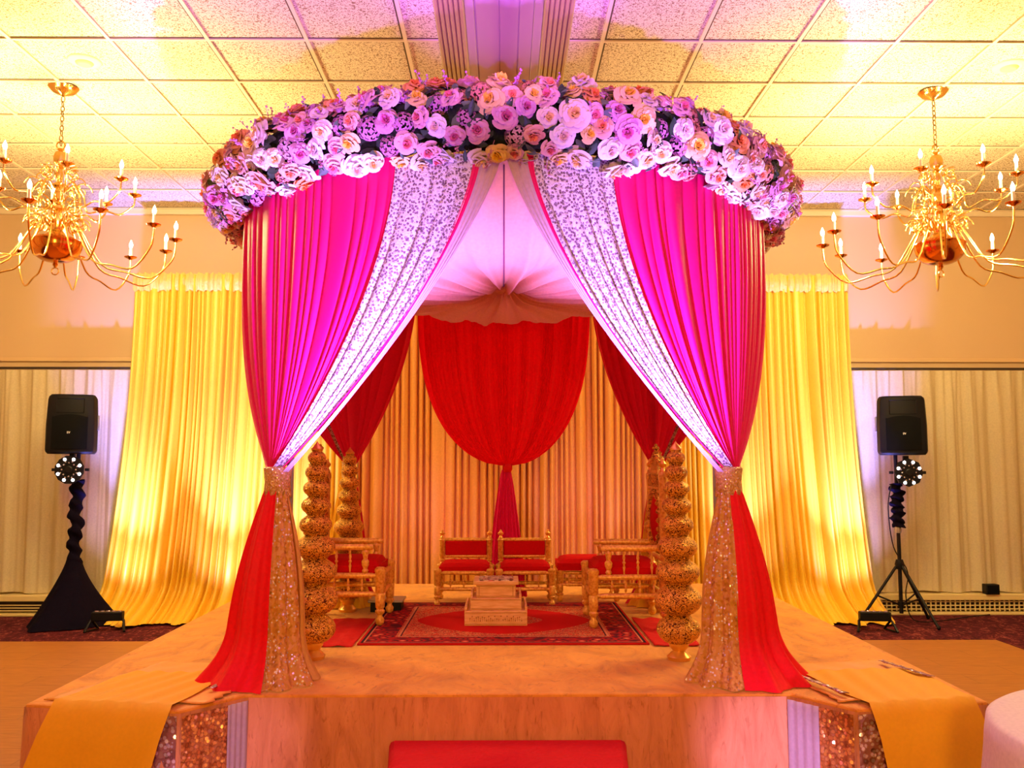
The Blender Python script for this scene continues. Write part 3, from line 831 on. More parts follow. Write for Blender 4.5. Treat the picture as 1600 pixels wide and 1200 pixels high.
def skirt_part(name, parent, c, a0, a1, mat_, rtop, ztop, rx, ry, cx, cy, seed, nf=13, rk=1.0, amp=.035, bulge=.0):
    nu = int(abs(a1-a0)/1.6); nv = 36; rows = []
    for i in range(nu+1):
        a = math.radians(a0+(a1-a0)*i/nu); row = []
        f = sin(a*nf+seed)+.4*sin(a*nf*2.1+seed*2)
        for j in range(nv+1):
            s = j/nv
            k = .62*s+.10*sin(PI*min(1, s*1.15))*(1+bulge)+.38*max(0, (s-.72)/.28)**1.9
            r1 = 1+amp*6*f*(s*.35+.1)*(1-.1*s)
            x = (rtop*(1-k)+rx*k)*cos(a)*(1 if k < .02 else r1)*rk+cx*k
            y = (rtop*(1-k)+ry*k)*sin(a)*(1 if k < .02 else r1)*rk+cy*k
            z_ = ztop*(1-s)+.006+max(0, .012*f*(1-s)+.01*(1-s))
            row.append((x, y, max(z_, .006)))
        rows.append(row)
    return MB().grid(rows).build(name, mat_, parent, smooth='all')

def corner_drape(side, label):
    t = thing('corner_drape', label, 'drape', (0, 0, 0))
    tie = (side*1.165, 4.60, 0)
    S = side
    def tt(a): return a*S
    fan('red_panel', t, tt(-92) if S > 0 and False else tt(92), tt(17.5), tie, M['red'], (3.6, 1.75), ((S*.05, .02), (-S*.005, -.05)), 30, .024, seed=1+S)
    fan('lace_panel', t, tt(18.5), tt(4.6), tie, M['lace'], (1.72, 1.55), ((-S*.0, -.055), (-S*.05, -.03)), 6, .020, seed=2+S, rs=1.008, zt=3.12)
    fan('red_edging', t, tt(4.9), tt(3.7), tie, M['red'], (1.56, 1.50), ((-S*.045, -.045), (-S*.055, -.04)), 2, .006, seed=3, rs=1.012, zt=3.12)
    fan('sheer_border', t, tt(3.9), tt(.3), tie, M['lilac'], (1.50, 1.32), ((-S*.05, -.05), (-S*.075, -.03)), 3, .010, seed=4, rs=1.005, zt=3.12, ztie=1.62)
    MB().turned((tie[0]-S*.012, tie[1]+.01, 1.49), (tie[0]-S*.012, tie[1]+.01, 1.645), [(0, .066), (.05, .070), (.5, .064), (.95, .072), (1, .066)], 24).build('tie_band', M['glitter'], t)
    # skirt below the band, local to a child offset
    sk = (tie[0]-S*.012, tie[1]-.01, SH)
    H = .895
    e = bpy.data.objects.new('x', None)  # placeholder never linked
    def P(name, a0, a1, m_, **kw):
        if S > 0: a0, a1 = 180-a0, 180-a1
        o = skirt_part(name, t, None, a0, a1, m_, .062, H, .31, .27, S*.04, -.06, kw.pop('seed', 1), **kw)
        o.location = sk; return o
    P('red_tail', 176, 283, M['redtail'], seed=1.0, nf=9)
    P('sequin_tail', 281, 345, M['sequin_tulle'], seed=2.2, rk=.97, bulge=.3)
    P('gold_tail', 343, 430, M['goldtulle'], seed=.4, rk=.90, bulge=.9, amp=.02)
    P('sequin_edge', 150, 180, M['sequin_gold'], seed=3.0, rk=1.06, amp=.015)
    bpy.data.objects.remove(e)
    return t
corner_drape(-1, 'red and lace drape gathered to the front left post with sequin tail')
corner_drape(1, 'red and lace drape gathered to the front right post with sequin tail')

def back_drape(side, label):
    S = side
    t = thing('corner_drape', label, 'drape', (0, 0, 0))
    tie = (S*1.185, 6.90, 0)
    fan('red_panel', t, S*98, S*154.5, tie, M['red2'], (2.6, 1.9), ((S*.02, -.04), (-S*.05, .04)), 15, .022, seed=4+S, ztie=1.66)
    fan('lace_panel', t, S*95, S*99, tie, M['lace'], (1.15, 1.3), ((S*.0, -.06), (S*.03, -.05)), 3, .012, seed=5, ztie=1.66)
    MB().turned((tie[0], tie[1], 1.56), (tie[0], tie[1], 1.68), [(0, .055), (.5, .05), (1, .055)], 20).build('tie_band', M['glitter'], t)
    for nm, a0, a1, m_ in (('gold_tail', 180, 345, M['yellow']), ('red_tail', 345, 540, M['red2'])):
        o = skirt_part(nm, t, None, a0, a1, m_, .05, .96, .24, .2, 0, 0, 1.5); o.location = (tie[0], tie[1], SH)
    return t
back_drape(-1, 'deep red drape gathered to the back left post')
back_drape(1, 'deep red drape gathered to the back right post')

# centre swag at the back
t = thing('center_swag', 'big red pleated swag at the back gathered to a knot with a tail', 'drape', (0, 0, 0))
rows = []; nu = 260; nv = 50
for i in range(nu+1):
    u = 2*i/nu-1; f = creased(u*17, .8, 1.0)*2-1
    top = ringp(180-25.5*u, RR, 3.14); row = []
    for j in range(nv+1):
        s = j/nv
        prof = max(0, 1-s**2.6)**.5
        x = top.x*(prof)+.03*(1-prof)
        # strands nearer the edge reach the knot along the curve
        zb = 1.645+.02*(1-abs(u))
        z_ = 3.14+(zb-3.14)*s**(1-.12*abs(u))
        y = top.y+(7.30-top.y)*s-.10*sin(PI*s)*(1-u*u*.6)
        y -= .022*f*(.3+.7*min(1, 3*s))*max(.15, prof)
        row.append((x, y, z_))
    rows.append(row)
MB().grid(rows).build('pleated_swag', M['red_swag'], t, smooth='all')
MB().turned((.03, 7.29, 1.60), (.03, 7.29, 1.665), [(0, .03), (.3, .04), (.7, .04), (1, .03)], 16).build('knot', M['redtail'], t)
rows = []
for i in range(81):
    u = 2*i/80-1; f = folds(u*7, 2, PI); row = []
    for j in range(31):
        s = j/30; wd = .035+.135*s**.8
        row.append((.02+u*wd, 7.29-.02*(1-u*u)-.014*f*(.2+s), 1.62-1.01*s))
    rows.append(row)
MB().grid(rows).build('tail', M['red'], t, smooth='all')

# ceiling of the canopy: gathered voile
t = thing('canopy_ceiling', 'peach voile gathered to a rosette under the canopy ring', 'canopy fabric', (0, YC, 0))
PRF = [(0, 2.86), (.05, 2.85), (.12, 2.805), (.25, 2.775), (.45, 2.765), (.7, 2.765), (.95, 2.775), (1.15, 2.80), (1.32, 2.87), (1.45, 2.97), (1.56, 3.12)]
def prz(r):
    for k_ in range(len(PRF)-1):
        if r <= PRF[k_+1][0]:
            a, c_ = PRF[k_], PRF[k_+1]; q = (r-a[0])/(c_[0]-a[0]); q = q*q*(3-2*q)*.5+q*.5
            return a[1]+(c_[1]-a[1])*q
    return PRF[-1][1]
def voile(name, th0, th1, seed, drop=0):
    rows = []; nu = int((th1-th0)*2.4)
    for i in range(nu+1):
        th = th0+(th1-th0)*i/nu; a = math.radians(th); row = []
        f = folds(th, seed, .42)
        ue = min(1, min(i, nu-i)/12)
        for j in range(46):
            r = 1.56*(j/45)**1.0
            z_ = prz(r)-drop*sin(PI*min(1, r/1.4))*ue+.050*f*ue*min(1, r*5)*(1-.86*(r/1.56)**.7)
            z_ -= .05*math.exp(-((r-1.1)/.3)**2)*abs(cos(math.radians(th)*2.0))
            tw = .10*(1-r/1.56)*sin(a*3+seed)*ue
            row.append((r*sin(a+tw*.3), -r*cos(a+tw*.3), z_))
        rows.append(row)
    MB().grid(rows).build(name, M['canopy'], t, smooth='all')
for q, (a, c_) in enumerate(((0, 90), (90, 180), (180, 270), (270, 360))):
    voile('voile_panel', a, c_, q*1.3+.5, .02 if q in (0, 3) else -.0)
MB().tube([(0, -r, prz(r)-.012-.05*math.exp(-((r-1.1)/.3)**2)) for r in [1.55-.05*q for q in range(30)]], .004, 5).build('seam', M['seam'], t)
b = MB()
for k_ in range(14):
    a = k_*2*PI/14; b.ball((.04*cos(a), .04*sin(a), 2.80+.01*sin(k_*2.3)), .026, 8, 6)
b.build('rosette', M['canopy'], t)

# ------------------------------------------------------------ floral garland
gar = thing('floral_garland', 'thick ring of roses, hydrangeas and leaves around the canopy top', 'garland', (0, YC, ZR+.04))
RT = .155
rows = []
for k_ in range(120):
    a = 2*PI*k_/120
    rows.append([((RR+.02+RT*.80*cos(b_*PI/6)*(1+.1*sin(k_*1.7+b_)))*sin(a), -(RR+.02+RT*.80*cos(b_*PI/6)*(1+.1*sin(k_*1.7+b_)))*cos(a), RT*.80*sin(b_*PI/6)*(1+.1*sin(k_*2.3+b_*2))) for b_ in range(12)])
MB().grid(rows, closed_u=True, closed_v=True).build('foliage_base', M['moss'], gar, smooth='all')

def rose_mesh(seed):
    rr = random.Random(seed); b = MB()
    def pet(az, r0, r1, z0, z1, wid, curl, mi, lean=0):
        rows = []; tw = rr.choice((-1, 1))*rr.uniform(.002, .006)
        for i in range(6):
            u = i/5-.5; row = []
            for j in range(6):
                s = j/5
                tip = 1-.13*(abs(u)*2)**2.6*s*s
                rad = (r0+(r1-r0)*s**1.3)*tip+curl*max(0, s-.75)*.5
                ang = az+u*wid*(1-.12*s)
                hh = z0+(z1-z0)*math.sin(min(1, s*1.06)*PI*.5)-curl*max(0, s-.75)*.9+tw*s*u*4
                row.append((rad*cos(ang), rad*sin(ang), hh))
            rows.append(row)
        b.grid(rows, mi=mi)
    q = rr.uniform
    for k in range(5): pet(k*2*PI/5+q(-.2, .2), .010, .051+q(-.005, .004), 0, .024+q(0, .010), 1.5, .040, 0, 1)
    for k in range(5): pet(k*2*PI/5+.6+q(-.2, .2), .010, .044+q(-.003, .003), .002, .036+q(-.003, .003), 1.5, .034, 0, 1)
    for k in range(5): pet(k*2*PI/5+.2+q(-.2, .2), .009, .036, .004, .044+q(-.002, .002), 1.5, .028, 0, 1)
    for k in range(4): pet(k*2*PI/4+.3+q(-.2, .2), .008, .028, .006, .048, 1.8, .020, 0)
    for k in range(4): pet(k*2*PI/4+1+q(-.2, .2), .006, .0205, .008, .052, 1.8, .014, 1)
    for k in range(3): pet(k*2*PI/3+.4, .004, .0135, .01, .054, 2.2, .008, 1)
    b.ball((0, 0, .032), .007, 6, 5, 1, 1.4)
    return b
def mesh_of(b, name, mats):
    me = bpy.data.meshes.new(name); me.from_pydata(b.v, [], b.f)
    for m_ in mats: me.materials.append(m_)
    me.polygons.foreach_set('material_index', b.m); me.polygons.foreach_set('use_smooth', [True]*len(me.polygons)); me.update()
    return me
variants = [rose_mesh(s) for s in (1, 2, 3)]
rose_meshes = {}
for ci, mm in enumerate(ROSEM):
    for vi, vb in enumerate(variants): rose_meshes[(ci, vi)] = mesh_of(vb, ROSES[ci][0], mm)
def hyd_mesh(seed):
    rr = random.Random(seed); b = MB(); nfl = 46
    for k in range(nfl):
        zz = 1-1.55*k/nfl; a = k*2.39996; rr_ = math.sqrt(max(0, 1-zz*zz)); nrm = Vector((rr_*cos(a), rr_*sin(a), zz))
        c = nrm*(.052+rr.uniform(-.004, .004)); u = nrm.orthogonal().normalized(); v_ = nrm.cross(u); ro = rr.uniform(0, 2)
        for q in range(4):
            d = u*cos(ro+q*PI/2)+v_*sin(ro+q*PI/2); e = u*cos(ro+q*PI/2+PI/2)+v_*sin(ro+q*PI/2+PI/2)
            b.face([c, c+d*.0075+e*.0062+nrm*.004, c+d*.0155+nrm*.001, c+d*.0075-e*.0062+nrm*.004])
    return b
hyds = [hyd_mesh(11), hyd_mesh(12)]
hyd_meshes = [[mesh_of(h, 'hydrangea', [M[k]]) for h in hyds] for k in ('hyd_a', 'hyd_b', 'hyd_c')]

# scatter sites on the outside, top and underside of the tube; th along the ring, ph around it
sites = []
rr = random.Random(21)
tries = 0
def site(th, ph, r=RT):
    a = math.radians(th); p = math.radians(ph)
    n_ = Vector((cos(p)*sin(a), -cos(p)*cos(a), sin(p)))
    c = Vector((RR*sin(a), -RR*cos(a), 0))+Vector((sin(a), -cos(a), 0))*.02+n_*r
    return c, n_
placed = []
while tries < 26000:
    tries += 1
    th = rr.uniform(-180, 180); ph = rr.uniform(-95, 128)
    hy = rr.random() < .17
    c, n_ = site(th, ph)
    sz = rr.uniform(.85, 1.38) if not hy else rr.uniform(.8, 1.15)
    rad = .046*sz if not hy else .050*sz
    if abs(th) > 100: rad *= 1.2
    ok = True
    for (c2, r2) in placed:
        if abs(c2.x-c.x) < .13 and abs(c2.z-c.z) < .13 and (c2-c).length < (rad+r2)*.82: ok = False; break
    if ok:
        placed.append((c, rad)); sites.append((th, ph, c, n_, sz, hy))
def rot_to(n_, spin, jit):
    n2 = (n_+Vector((rr.uniform(-jit, jit), rr.uniform(-jit, jit)-.12, rr.uniform(-jit, jit)))).normalized()
    q = n2.to_track_quat('Z', 'Y').to_matrix().to_4x4()
    return q @ Matrix.Rotation(spin, 4, 'Z')
cam_l = Vector((0, -YC, 1.65-ZR-.04))
def facing(s):
    d = (cam_l-s[2]); return s[3].dot(d.normalized())/max(1, d.length)**2*s[4]**2*(1 if s[3].dot(d) > 0 else 0)
order = sorted(range(len(sites)), key=lambda i: -facing(sites[i]))
top_r, top_h = [], []
for i in order:
    if sites[i][5]:
        if len(top_h) < 46: top_h.append(i)
    elif len(top_r) < 100: top_r.append(i)
top = set(top_r) | set(top_h)
rest = {}
def colour_for(ph, th):
    r_ = rr.random()
    if ph > 35: ws = [.26, .06, .10, .28, .24, .03, .03]
    elif ph > 0: ws = [.22, .26, .16, .08, .12, .06, .10]
    else: ws = [.10, .22, .22, .02, .06, .24, .14]
    acc = 0
    for k, w_ in enumerate(ws):
        acc += w_
        if r_ < acc: return k
    return 2
restR = MB(); restH = MB()
rest_mats = [x for mm in ROSEM for x in mm]
hm = ['hyd_a', 'hyd_b', 'hyd_c']
def add_transformed(dst, src, mt, off=0):
    b0 = len(dst.v)
    dst.v.extend(tuple(mt @ Vector(v_)) for v_ in src.v)
    for f, mi in zip(src.f, src.m): dst.f.append(tuple(b0+i for i in f)); dst.m.append(mi+off)
for i, (th, ph, c, n_, sz, hy) in enumerate(sites):
    mt = Matrix.Translation(c-n_*.012+n_*rr.uniform(-.008, .022)) @ rot_to(n_, rr.uniform(0, 6.28), .55) @ Matrix.Scale(sz*(1.02 if not hy else 1.0), 4)
    if hy:
        k = rr.choice((0, 0, 1, 2)); hv = rr.randrange(2)
        mt = Matrix.Translation(-n_*.02) @ mt
        if i in top:
            o = bpy.data.objects.new('hydrangea', hyd_meshes[k][hv]); C.objects.link(o); o.parent = gar; o.matrix_local = mt
        else: add_transformed(restH, hyds[hv], mt, k)
    else:
        k = colour_for(ph, th); vi = rr.randrange(3)
        if i in top:
            o = bpy.data.objects.new('rose', rose_meshes[(k, vi)]); C.objects.link(o); o.parent = gar; o.matrix_local = mt
        else: add_transformed(restR, variants[vi], mt, k*2)
restR.build('roses', rest_mats, gar, smooth='all')['kind'] = 'stuff'
restH.build('hydrangeas', [M[k] for k in hm], gar, smooth='all')['kind'] = 'stuff'
# leaves and buds
b = MB()
for k_ in range(1500):
    th = rr.uniform(-180, 180); ph = rr.uniform(-95, 125); c, n_ = site(th, ph, RT+rr.uniform(-.03, .02))
    u = n_.orthogonal().normalized(); v_ = n_.cross(u); a = rr.uniform(0, 6.28)
    d = (u*cos(a)+v_*sin(a)+n_*rr.uniform(.1, .8)).normalized(); e = d.cross(n_).normalized(); L = rr.uniform(.05, .10); W_ = L*rr.uniform(.16, .26)
    mi = 0 if rr.random() < .7 else 1
    rows = []
    for s_ in (0, .3, .6, .85, 1):
        ww = W_*sin(PI*(s_*.9+.08)); p = c+d*L*s_-n_*(.02*s_*s_)
        rows.append([p-e*ww+n_*.004, p, p+e*ww+n_*.004])
    b.grid(rows, mi=mi)
b.build('leaves', [M['leaf'], M['leaf2']], gar, smooth='all')['kind'] = 'stuff'
b = MB()
for k_ in range(260):
    th = rr.uniform(-180, 180); ph = rr.choice((rr.uniform(40, 110), rr.uniform(-60, 100), rr.uniform(-95, -40))); c, n_ = site(th, ph, RT)
    d = (n_+Vector((rr.uniform(-.6, .6), rr.uniform(-.6, .6), rr.uniform(-.6, .3)))).normalized(); L = rr.uniform(.05, .11)
    b.tube([c, c+d*L*.5+Vector((0, 0, -.004)), c+d*L], .0016, 4)
    for q in range(6):
        p = c+d*L*(.4+.12*q)+Vector((rr.uniform(-.008, .008), rr.uniform(-.008, .008), rr.uniform(-.008, .008))); b.ball(p, rr.uniform(.004, .007), 5, 4)
b.build('berry_sprigs', M['hyd_a'], gar, smooth='all')['kind'] = 'stuff'

# ------------------------------------------------------------ chandeliers
def chandelier(label, loc, first=None, rz=0):
    if first: return dup(first, loc, rz, label)
    t = thing('chandelier', label, 'chandelier', loc, 0, 'brass chandeliers hanging from the ceiling')
    # loc is the ceiling point; z down is negative
    MB().turned((0, 0, -.07), (0, 0, -.002), [(0, .012), (.2, .03), (.5, .085), (.75, .10), (1, .115)], 24).build('ceiling_rose', M['brass'], t)
    b = MB(); z_ = -.07; k = 0
    while z_ > -.44:
        a = (k % 2)*PI/2; pts = []
        for q in range(12):
            g_ = 2*PI*q/12; x_ = .014*cos(g_); pts.append((x_*cos(a), x_*sin(a), z_-.026+.024*sin(g_)))
        b.tube(pts, .0042, 6, closed=True); z_ -= .040; k += 1
    b.build('chain', M['chain'], t)
    b = MB(); pts = [(.034*cos(2*PI*q/16), 0, -.475+.034*sin(2*PI*q/16)) for q in range(16)]; b.tube(pts, .006, 6, closed=True)
    b.build('hanging_loop', M['brass'], t)
    prof = [(0, .015), (.01, .03), (.03, .014), (.05, .04), (.10, .052), (.17, .046), (.20, .02), (.22, .034), (.24, .02), (.30, .030), (.38, .018), (.41, .05), (.43, .055), (.45, .022),
            (.50, .030), (.58, .045), (.63, .022), (.66, .065), (.69, .07), (.71, .03), (.78, .045), (.86, .055), (.92, .04), (.96, .07), (1, .10)]
    MB().turned((0, 0, -.50), (0, 0, -1.22), prof, 20).build('column', M['brass'], t)
    b = MB(); rows = []
    for i in range(13):
        a = PI/2*i/12; r_ = .185*cos(a)**.8+.002; zz = -1.27-.15*sin(a)
        rows.append([(r_*(1+.02*cos(k_*PI))*cos(2*PI*k_/36), r_*(1+.02*cos(k_*PI))*sin(2*PI*k_/36), zz) for k_ in range(36)])
    rows.insert(0, [(.10*cos(2*PI*k_/36), .10*sin(2*PI*k_/36), -1.215) for k_ in range(36)])
    rows.insert(1, [(.17*cos(2*PI*k_/36), .17*sin(2*PI*k_/36), -1.235) for k_ in range(36)])
    rows.insert(2, [(.195*cos(2*PI*k_/36), .195*sin(2*PI*k_/36), -1.255) for k_ in range(36)])
    b.grid(rows, closed_v=True); b.build('bowl', M['brass_bowl'], t)
    b = MB(); b.turned((0, 0, -1.41), (0, 0, -1.46), [(0, .03), (.3, .015), (.6, .022), (1, .008)], 12)
    b.tube([(.028*cos(2*PI*q/14), 0, -1.49+.028*sin(2*PI*q/14)) for q in range(14)], .005, 6, closed=True)
    b.build('bottom_ring', M['brass'], t)
    def arm(a, r, z0, dip, zc, s_=1):
        b = MB(); pts = []
        P0 = (.05, z0)
        ctrl = [P0, (.12, z0+.06), (.18, z0-.02), (r*.38, z0-dip*.75), (r*.58, zc-dip*.75), (r*.80, zc-dip*.85), (r*.97, zc-dip*.45), (r, zc-.05), (r, zc)]
        # catmull-rom
        n_ = len(ctrl)
        for i in range(n_-1):
            p0, p1, p2, p3 = ctrl[max(0, i-1)], ctrl[i], ctrl[i+1], ctrl[min(n_-1, i+2)]
            for q in range(4):
                u = q/4
                f = lambda k_: .5*((2*p1[k_])+(-p0[k_]+p2[k_])*u+(2*p0[k_]-5*p1[k_]+4*p2[k_]-p3[k_])*u*u+(-p0[k_]+3*p1[k_]-3*p2[k_]+p3[k_])*u**3)
                pts.append((f(0)*cos(a), f(0)*sin(a), f(1)))
        pts.append((r*cos(a), r*sin(a), zc))
        b.tube(pts, .0075, 6)
        # inner scroll
        sc = []
        for q in range(15):
            g_ = q*.50; rq = .075*(1-q/17); sc.append(((.17+rq*cos(g_))*cos(a), (.17+rq*cos(g_))*sin(a), z0+.02+rq*sin(g_)))
        b.tube(sc, .0055, 5)
        ao = b.build('arm', M['brass'], t, smooth='all')
        cx_, cy_ = r*cos(a), r*sin(a)
        MB().turned((cx_, cy_, zc-.012), (cx_, cy_, zc+.016), [(0, .010), (.3, .022), (.7, .050), (1, .054)], 16).build('drip_cup', M['brass_bowl'], ao)
        MB().turned((cx_, cy_, zc+.01), (cx_, cy_, zc+.095), [(0, .013), (1, .012)], 10).build('candle_sleeve', M['candle'], ao)
        MB().turned((cx_, cy_, zc+.095), (cx_, cy_, zc+.165), [(0, .008), (.2, .014), (.4, .016), (.65, .011), (.85, .005), (1, .001)], 10).build('bulb', M['bulb'], ao)
    for k_ in range(12): arm(PI/12+k_*2*PI/12, .88, -1.14, .37, -1.19)
    for k_ in range(8): arm(PI/8*1.4+k_*2*PI/8, .56, -.84, .20, -.80)
    # beaded scrollwork round the column
    for zz, rq0, rc in ((-.70, .05, .11), (-.98, .07, .14), (-1.10, .06, .18)):
        sc = []
        for q in range(14):
            g_ = q*.55+1; rq = rq0*(1-q/18); sc.append((rc+rq*cos(g_), 0, zz+rq*sin(g_)))
        o0 = MB().tube(sc, .006, 5).build('scroll', M['brass'], t, smooth='all')
        for k_ in range(1, 10):
            c_ = o0.copy(); C.objects.link(c_); c_.parent = t; c_.rotation_euler = (0, 0, k_*2*PI/10)
    return t
ca = chandelier('brass candle chandelier with curved arms, upper left', (-3.52, 6.95, CEIL))
chandelier('brass candle chandelier with curved arms, upper right', (3.47, 6.97, CEIL), ca, .37)
for cx_ in (-3.52, 3.47):
    for k_ in range(5):
        a = k_*2*PI/5+.3
        lamp('chandelier_glow', 'POINT', (cx_+.70*cos(a), 6.95+.70*sin(a), CEIL-1.0), 80, (1, .78, .32), size=.05)
# round ceiling vents
def vent(label, loc, first=None):
    if first: return dup(first, loc, 0, label)
    t = thing('ceiling_vent', label, 'vent', loc, 0, 'round ceiling vents')
    MB().turned((0, 0, -.012), (0, 0, .006), [(0, .085), (.3, .11), (.7, .12), (1, .122)], 28).build('outer_ring', M['tbar'], t)
    MB().turned((0, 0, -.028), (0, 0, -.012), [(0, .045), (.5, .06), (1, .065)], 24).build('inner_cone', M['heater'], t)
    return t
v1 = vent('round cream ceiling vent beside the left chandelier', (-3.14, 6.49, CEIL+.004))
vent('round cream ceiling vent beside the right chandelier', (3.83, 6.51, CEIL+.004), v1)

# ------------------------------------------------------------ speakers and stands
def letters(b, x, y, z, h):
    w_ = h*.6; th = h*.2
    b.box((x-w_*.9, y, z), (th, .003, h))
    for dz in (-h/2+th/2, 0, h/2-th/2): b.box((x-w_*.55, y, z+dz), (w_*.7, .003, th*.9))
    for s_ in (-1, 1):
        b.box((x+w_*.55+s_*w_*.2, y, z), (th, .003, h), tilt=Matrix.Rotation(s_*.38, 3, 'Y'))
def speaker(label, loc, rz, S):
    t = thing('loudspeaker', label, 'speaker', loc, rz)
    H = .62
    # plan: front wide, side chamfer on one side
    def outline(k):
        return [(-.215*k, -.17), (-.235*k, -.10), (-.20*k, .15), (-.12*k, .20), (.12*k, .20), (.20*k, .15), (.235*k, -.10), (.215*k, -.17), (.13*k, -.20), (-.13*k, -.20)]
    b = MB(); rows = []
    for z_, k in ((0, .90), (.02, .97), (.04, 1.0), (H*.5, 1.0), (H-.05, .95), (H-.02, .92), (H, .84)):
        rows.append([(p[0]*1.06, p[1]*(.9 if z_ in (0, H) else 1), z_) for p in outline(k)])
    b.grid(rows, closed_v=True); b.face(list(reversed(rows[0]))); b.face(rows[-1])
    b.build('cabinet', M['black'], t, bevel=.008)
    b = MB(); rows = []
    for i in range(9):
        u = 2*i/8-1; rows.append([(u*.17, -.205-.03*(1-u*u)*sin(PI*(.15+.7*j/8)), .05+.33*j/8+(.03*(1-u*u) if j == 8 else 0)) for j in range(9)])
    b.grid(rows); b.box((0, -.195, .22), (.34, .02, .33)); b.build('woofer_grille', M['grille'], t)
    b = MB(); o_ = [(-.135, -.206, .425), (.135, -.206, .425), (.135, -.206, .575), (-.135, -.206, .575)]; i_ = [(-.07, -.165, .46), (.07, -.165, .46), (.07, -.165, .545), (-.07, -.165, .545)]
    b.grid([o_, i_], closed_v=True); b.face(i_); b.build('horn', M['black'], t, smooth=False)
    b = MB(); b.box((S*.243, -.02, .33), (.012, .06, .16)); b.build('side_handle', M['steel'], t, bevel=.004)
    b = MB(); letters(b, 0, -.246, .22, .022); b.build('badge', M['badge'], t, smooth=False)
    return t
speaker('black loudspeaker on the cloth-skirted stand by left wall curtain', (-4.56, 9.55, 1.775), .25, 1)
speaker('black loudspeaker on the open tripod stand by right wall curtain', (4.24, 9.55, 1.765), -.25, -1)
def led_disc(label, loc, rz, nside):
    t = thing('effect_light', label, 'stage light', loc, rz)
    b = MB(); b.turned((0, .06, 0), (0, -.03, 0), [(0, .10), (.3, .135), (.8, .15), (1, .145)], nside)
    b.build('housing', M['black'], t, smooth=False)
    for k_ in range(8):
        a = PI/8+k_*PI/4; MB().turned((.115*cos(a), -.03, .115*sin(a)), (.115*cos(a), -.038, .115*sin(a)), [(0, .017), (1, .014)], 10).build('led', M['led'], t)
    b = MB()
    for k_ in range(16):
        a = k_*PI/8; r_ = .07+.018*(k_ % 2); b.ball((r_*cos(a), -.032, r_*sin(a)), .009, 7, 5)
    b.build('lens_cluster', M['leddim'], t)
    MB().turned((0, -.03, 0), (0, -.045, 0), [(0, .042), (.7, .04), (1, .03)], 20).build('hub', M['black_metal'], t)
    for c_, d_, nm in (((-.165, .02, 0), (.04, .03, .03), 'knob'), ((.165, .02, 0), (.04, .03, .03), 'knob'), ((0, .06, .13), (.05, .05, .09), 'bracket')): MB().box(c_, d_).build(nm, M['black_metal'], t, bevel=.004)
    return t
led_disc('round black light with ring of white LEDs under left speaker', (-4.51, 9.40, 1.61), .1, 12)
led_disc('octagonal black light with ring of white LEDs under right speaker', (4.24, 9.40, 1.58), -.1, 8)
def scrim(z0, z1, r0, seed):
    b = MB(); rows = []; n_ = 60
    for j in range(n_+1):
        s = j/n_; z_ = z0+(z1-z0)*s; row = []
        for k_ in range(22):
            a = 2*PI*k_/22
            r_ = r0*(1+.26*sin(s*38+1.8*sin(a+seed)+seed)+.10*sin(3*a+s*25+seed))
            row.append((r_*cos(a)+.012*sin(s*17+seed), r_*sin(a), z_+.008*sin(a*2+s*50)))
        rows.append(row)
    return b.grid(rows, closed_v=True)
t = thing('speaker_stand', 'stand hidden by ruffled black sleeve and flared black skirt', 'speaker stand', (-4.52, 9.60, 0))
MB().turned((0, 0, .05), (0, 0, 1.80), [(0, .022), (1, .022)]).build('pole', M['black_metal'], t)
scrim(.62, 1.50, .062, .4).build('ruffled_sleeve', M['black_cloth'], t, smooth='all')
b = MB(); rows = []
for j in range(21):
    s = j/20; row = []
    for k_ in range(60):
        a = 2*PI*k_/60
        tri = 1/max(.5, cos(((a+PI/2+.35) % (2*PI/3))-PI/3))
        r_ = .07+.33*s**1.25*(1+.42*(tri-1)*s)*(1+.03*sin(a*7+2*s))
        row.append((r_*cos(a), r_*sin(a), .68-.67*s))
    rows.append(row)
b.grid(rows, closed_v=True).build('flared_skirt', M['black_cloth'], t, smooth='all')
t = thing('speaker_stand', 'black tripod speaker stand with legs showing', 'speaker stand', (4.20, 9.60, 0))
MB().turned((0, 0, .10), (0, 0, 1.79), [(0, .02), (1, .02)]).build('pole', M['black_metal'], t)
scrim(1.00, 1.46, .060, 1.3).build('ruffled_sleeve', M['black_cloth'], t, smooth='all')
MB().turned((0, 0, .56), (0, 0, .66), [(0, .04), (.5, .05), (1, .035)], 14).build('collar', M['black'], t)
MB().turned((0, 0, .94), (0, 0, 1.0), [(0, .03), (.5, .034), (1, .03)], 14).build('clamp_ring', M['steel'], t)
MB().turned((0, 0, .16), (0, 0, .22), [(0, .03), (1, .03)], 12).build('lower_collar', M['black'], t)
for a in (-1.15, 1.0+2.2, .55):
    ex_, ey_ = .46*cos(a), .46*sin(a)
    lg = MB().turned((.03*cos(a), .03*sin(a), .60), (ex_, ey_, .02), [(0, .015), (1, .015)]).build('leg', M['black_metal'], t)
    MB().ball((ex_, ey_, .022), .022, 8, 6).build('rubber_foot', M['black'], lg)
    MB().turned((.02*cos(a), .02*sin(a), .19), (.26*cos(a), .26*sin(a), .29), [(0, .009), (1, .009)]).build('brace', M['black_metal'], t)
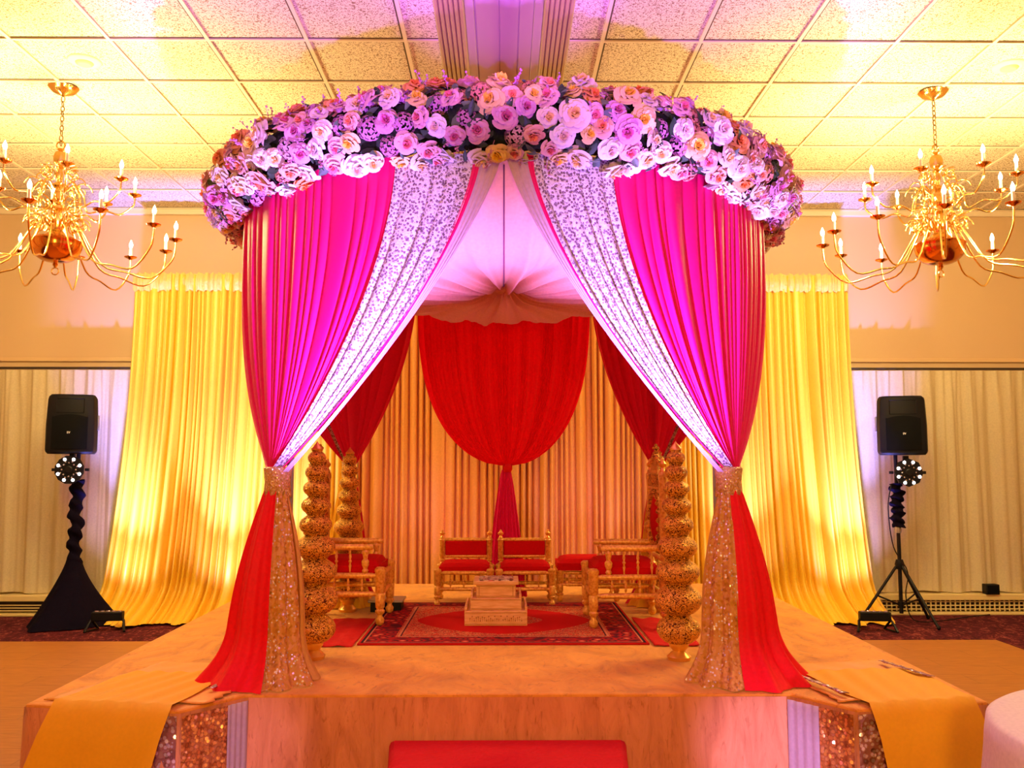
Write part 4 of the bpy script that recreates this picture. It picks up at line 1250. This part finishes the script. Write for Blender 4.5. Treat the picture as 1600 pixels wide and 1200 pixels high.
# cable of the right-hand stand
pts = [(4.10, 9.50, 1.45), (4.05, 9.48, 1.2), (4.10, 9.5, .8), (4.22, 9.46, .55), (4.20, 9.48, .30), (4.28, 9.50, .05), (4.6, 9.6, .02), (4.95, 9.8, .02), (5.35, 10.0, .02)]
def smooth_path(ct, k=6):
    out = []; n_ = len(ct); ct = [Vector(c) for c in ct]
    for i in range(n_-1):
        p0, p1, p2, p3 = ct[max(0, i-1)], ct[i], ct[i+1], ct[min(n_-1, i+2)]
        for q in range(k):
            u = q/k; out.append(.5*((2*p1)+(p2-p0)*u+(2*p0-5*p1+4*p2-p3)*u*u+(3*p1-p0-3*p2+p3)*u**3))
    out.append(ct[-1]); return out
tag(MB().tube(smooth_path(pts), .006, 6).build('power_cable', M['black']), 'black cable hanging down the tripod and trailing along the carpet', 'cable')
# small black box on the right heater
t = thing('small_speaker', 'small black box sitting on the right baseboard heater', 'box', (5.44, 10.12, .226))
MB().box((0, 0, .055), (.15, .10, .11)).build('case', M['black'], t, bevel=.008); MB().box((0, -.052, .055), (.12, .006, .085)).build('front_grille', M['grille'], t, bevel=.002)
# wash light bars on the floor
def wash_bar(label, loc, rz):
    t = thing('wash_light', label, 'stage light', loc, rz, 'black wash lights on the floor')
    b = MB(); b.box((0, 0, .15), (.30, .09, .09)); b.build('housing', M['black'], t, bevel=.01)
    b = MB()
    for k_ in range(5): b.turned((-.11+.055*k_, .01, .19), (-.11+.055*k_, .012, .202), [(0, .022), (1, .020)], 12)
    b.build('lenses', M['leddim'], t)
    for s_ in (-1, 1):
        b = MB()
        b.tube([(s_*.12, 0, .15), (s_*.16, -.02, .10), (s_*.19, -.10, .012)], .013, 6); b.tube([(s_*.12, 0, .15), (s_*.15, .02, .10), (s_*.12, .11, .012)], .013, 6)
        b.tube([(s_*.19, -.10, .014), (s_*.12, .11, .014)], .010, 6); b.build('foot', M['black_metal'], t)
    return t
wash_bar('black wash light on the carpet by the left skirted stand', (-3.97, 9.20, 0), .12)
wash_bar('black wash light on the carpet by the right tripod stand', (3.72, 9.12, 0), -.12)

# white round table at the right
t = thing('round_table', 'round table under pale cloth at the lower right corner', 'table', (2.46, 3.06, 0))
b = MB(); rows = []
for (r_, z_) in ((.001, .75), (.3, .75), (.60, .75), (.735, .748), (.755, .735)):
    rows.append([(r_*cos(2*PI*k_/96), r_*sin(2*PI*k_/96), z_) for k_ in range(96)])
for j in range(1, 16):
    s = j/15; rows.append([((.76+.10*s*(.5+.5*sin(12*2*PI*k_/96))*(.3+s)+.02*s)*cos(2*PI*k_/96), (.76+.10*s*(.5+.5*sin(12*2*PI*k_/96))*(.3+s)+.02*s)*sin(2*PI*k_/96), .73-.71*s) for k_ in range(96)])
b.grid(rows, closed_v=True).build('tablecloth', M['whitecloth'], t, smooth='all')
MB().turned((0, 0, 0), (0, 0, .74), [(0, .3), (.04, .3), (.06, .05), (.96, .05), (.97, .6), (1, .7)], 24).build('table_base', M['steel'], t)
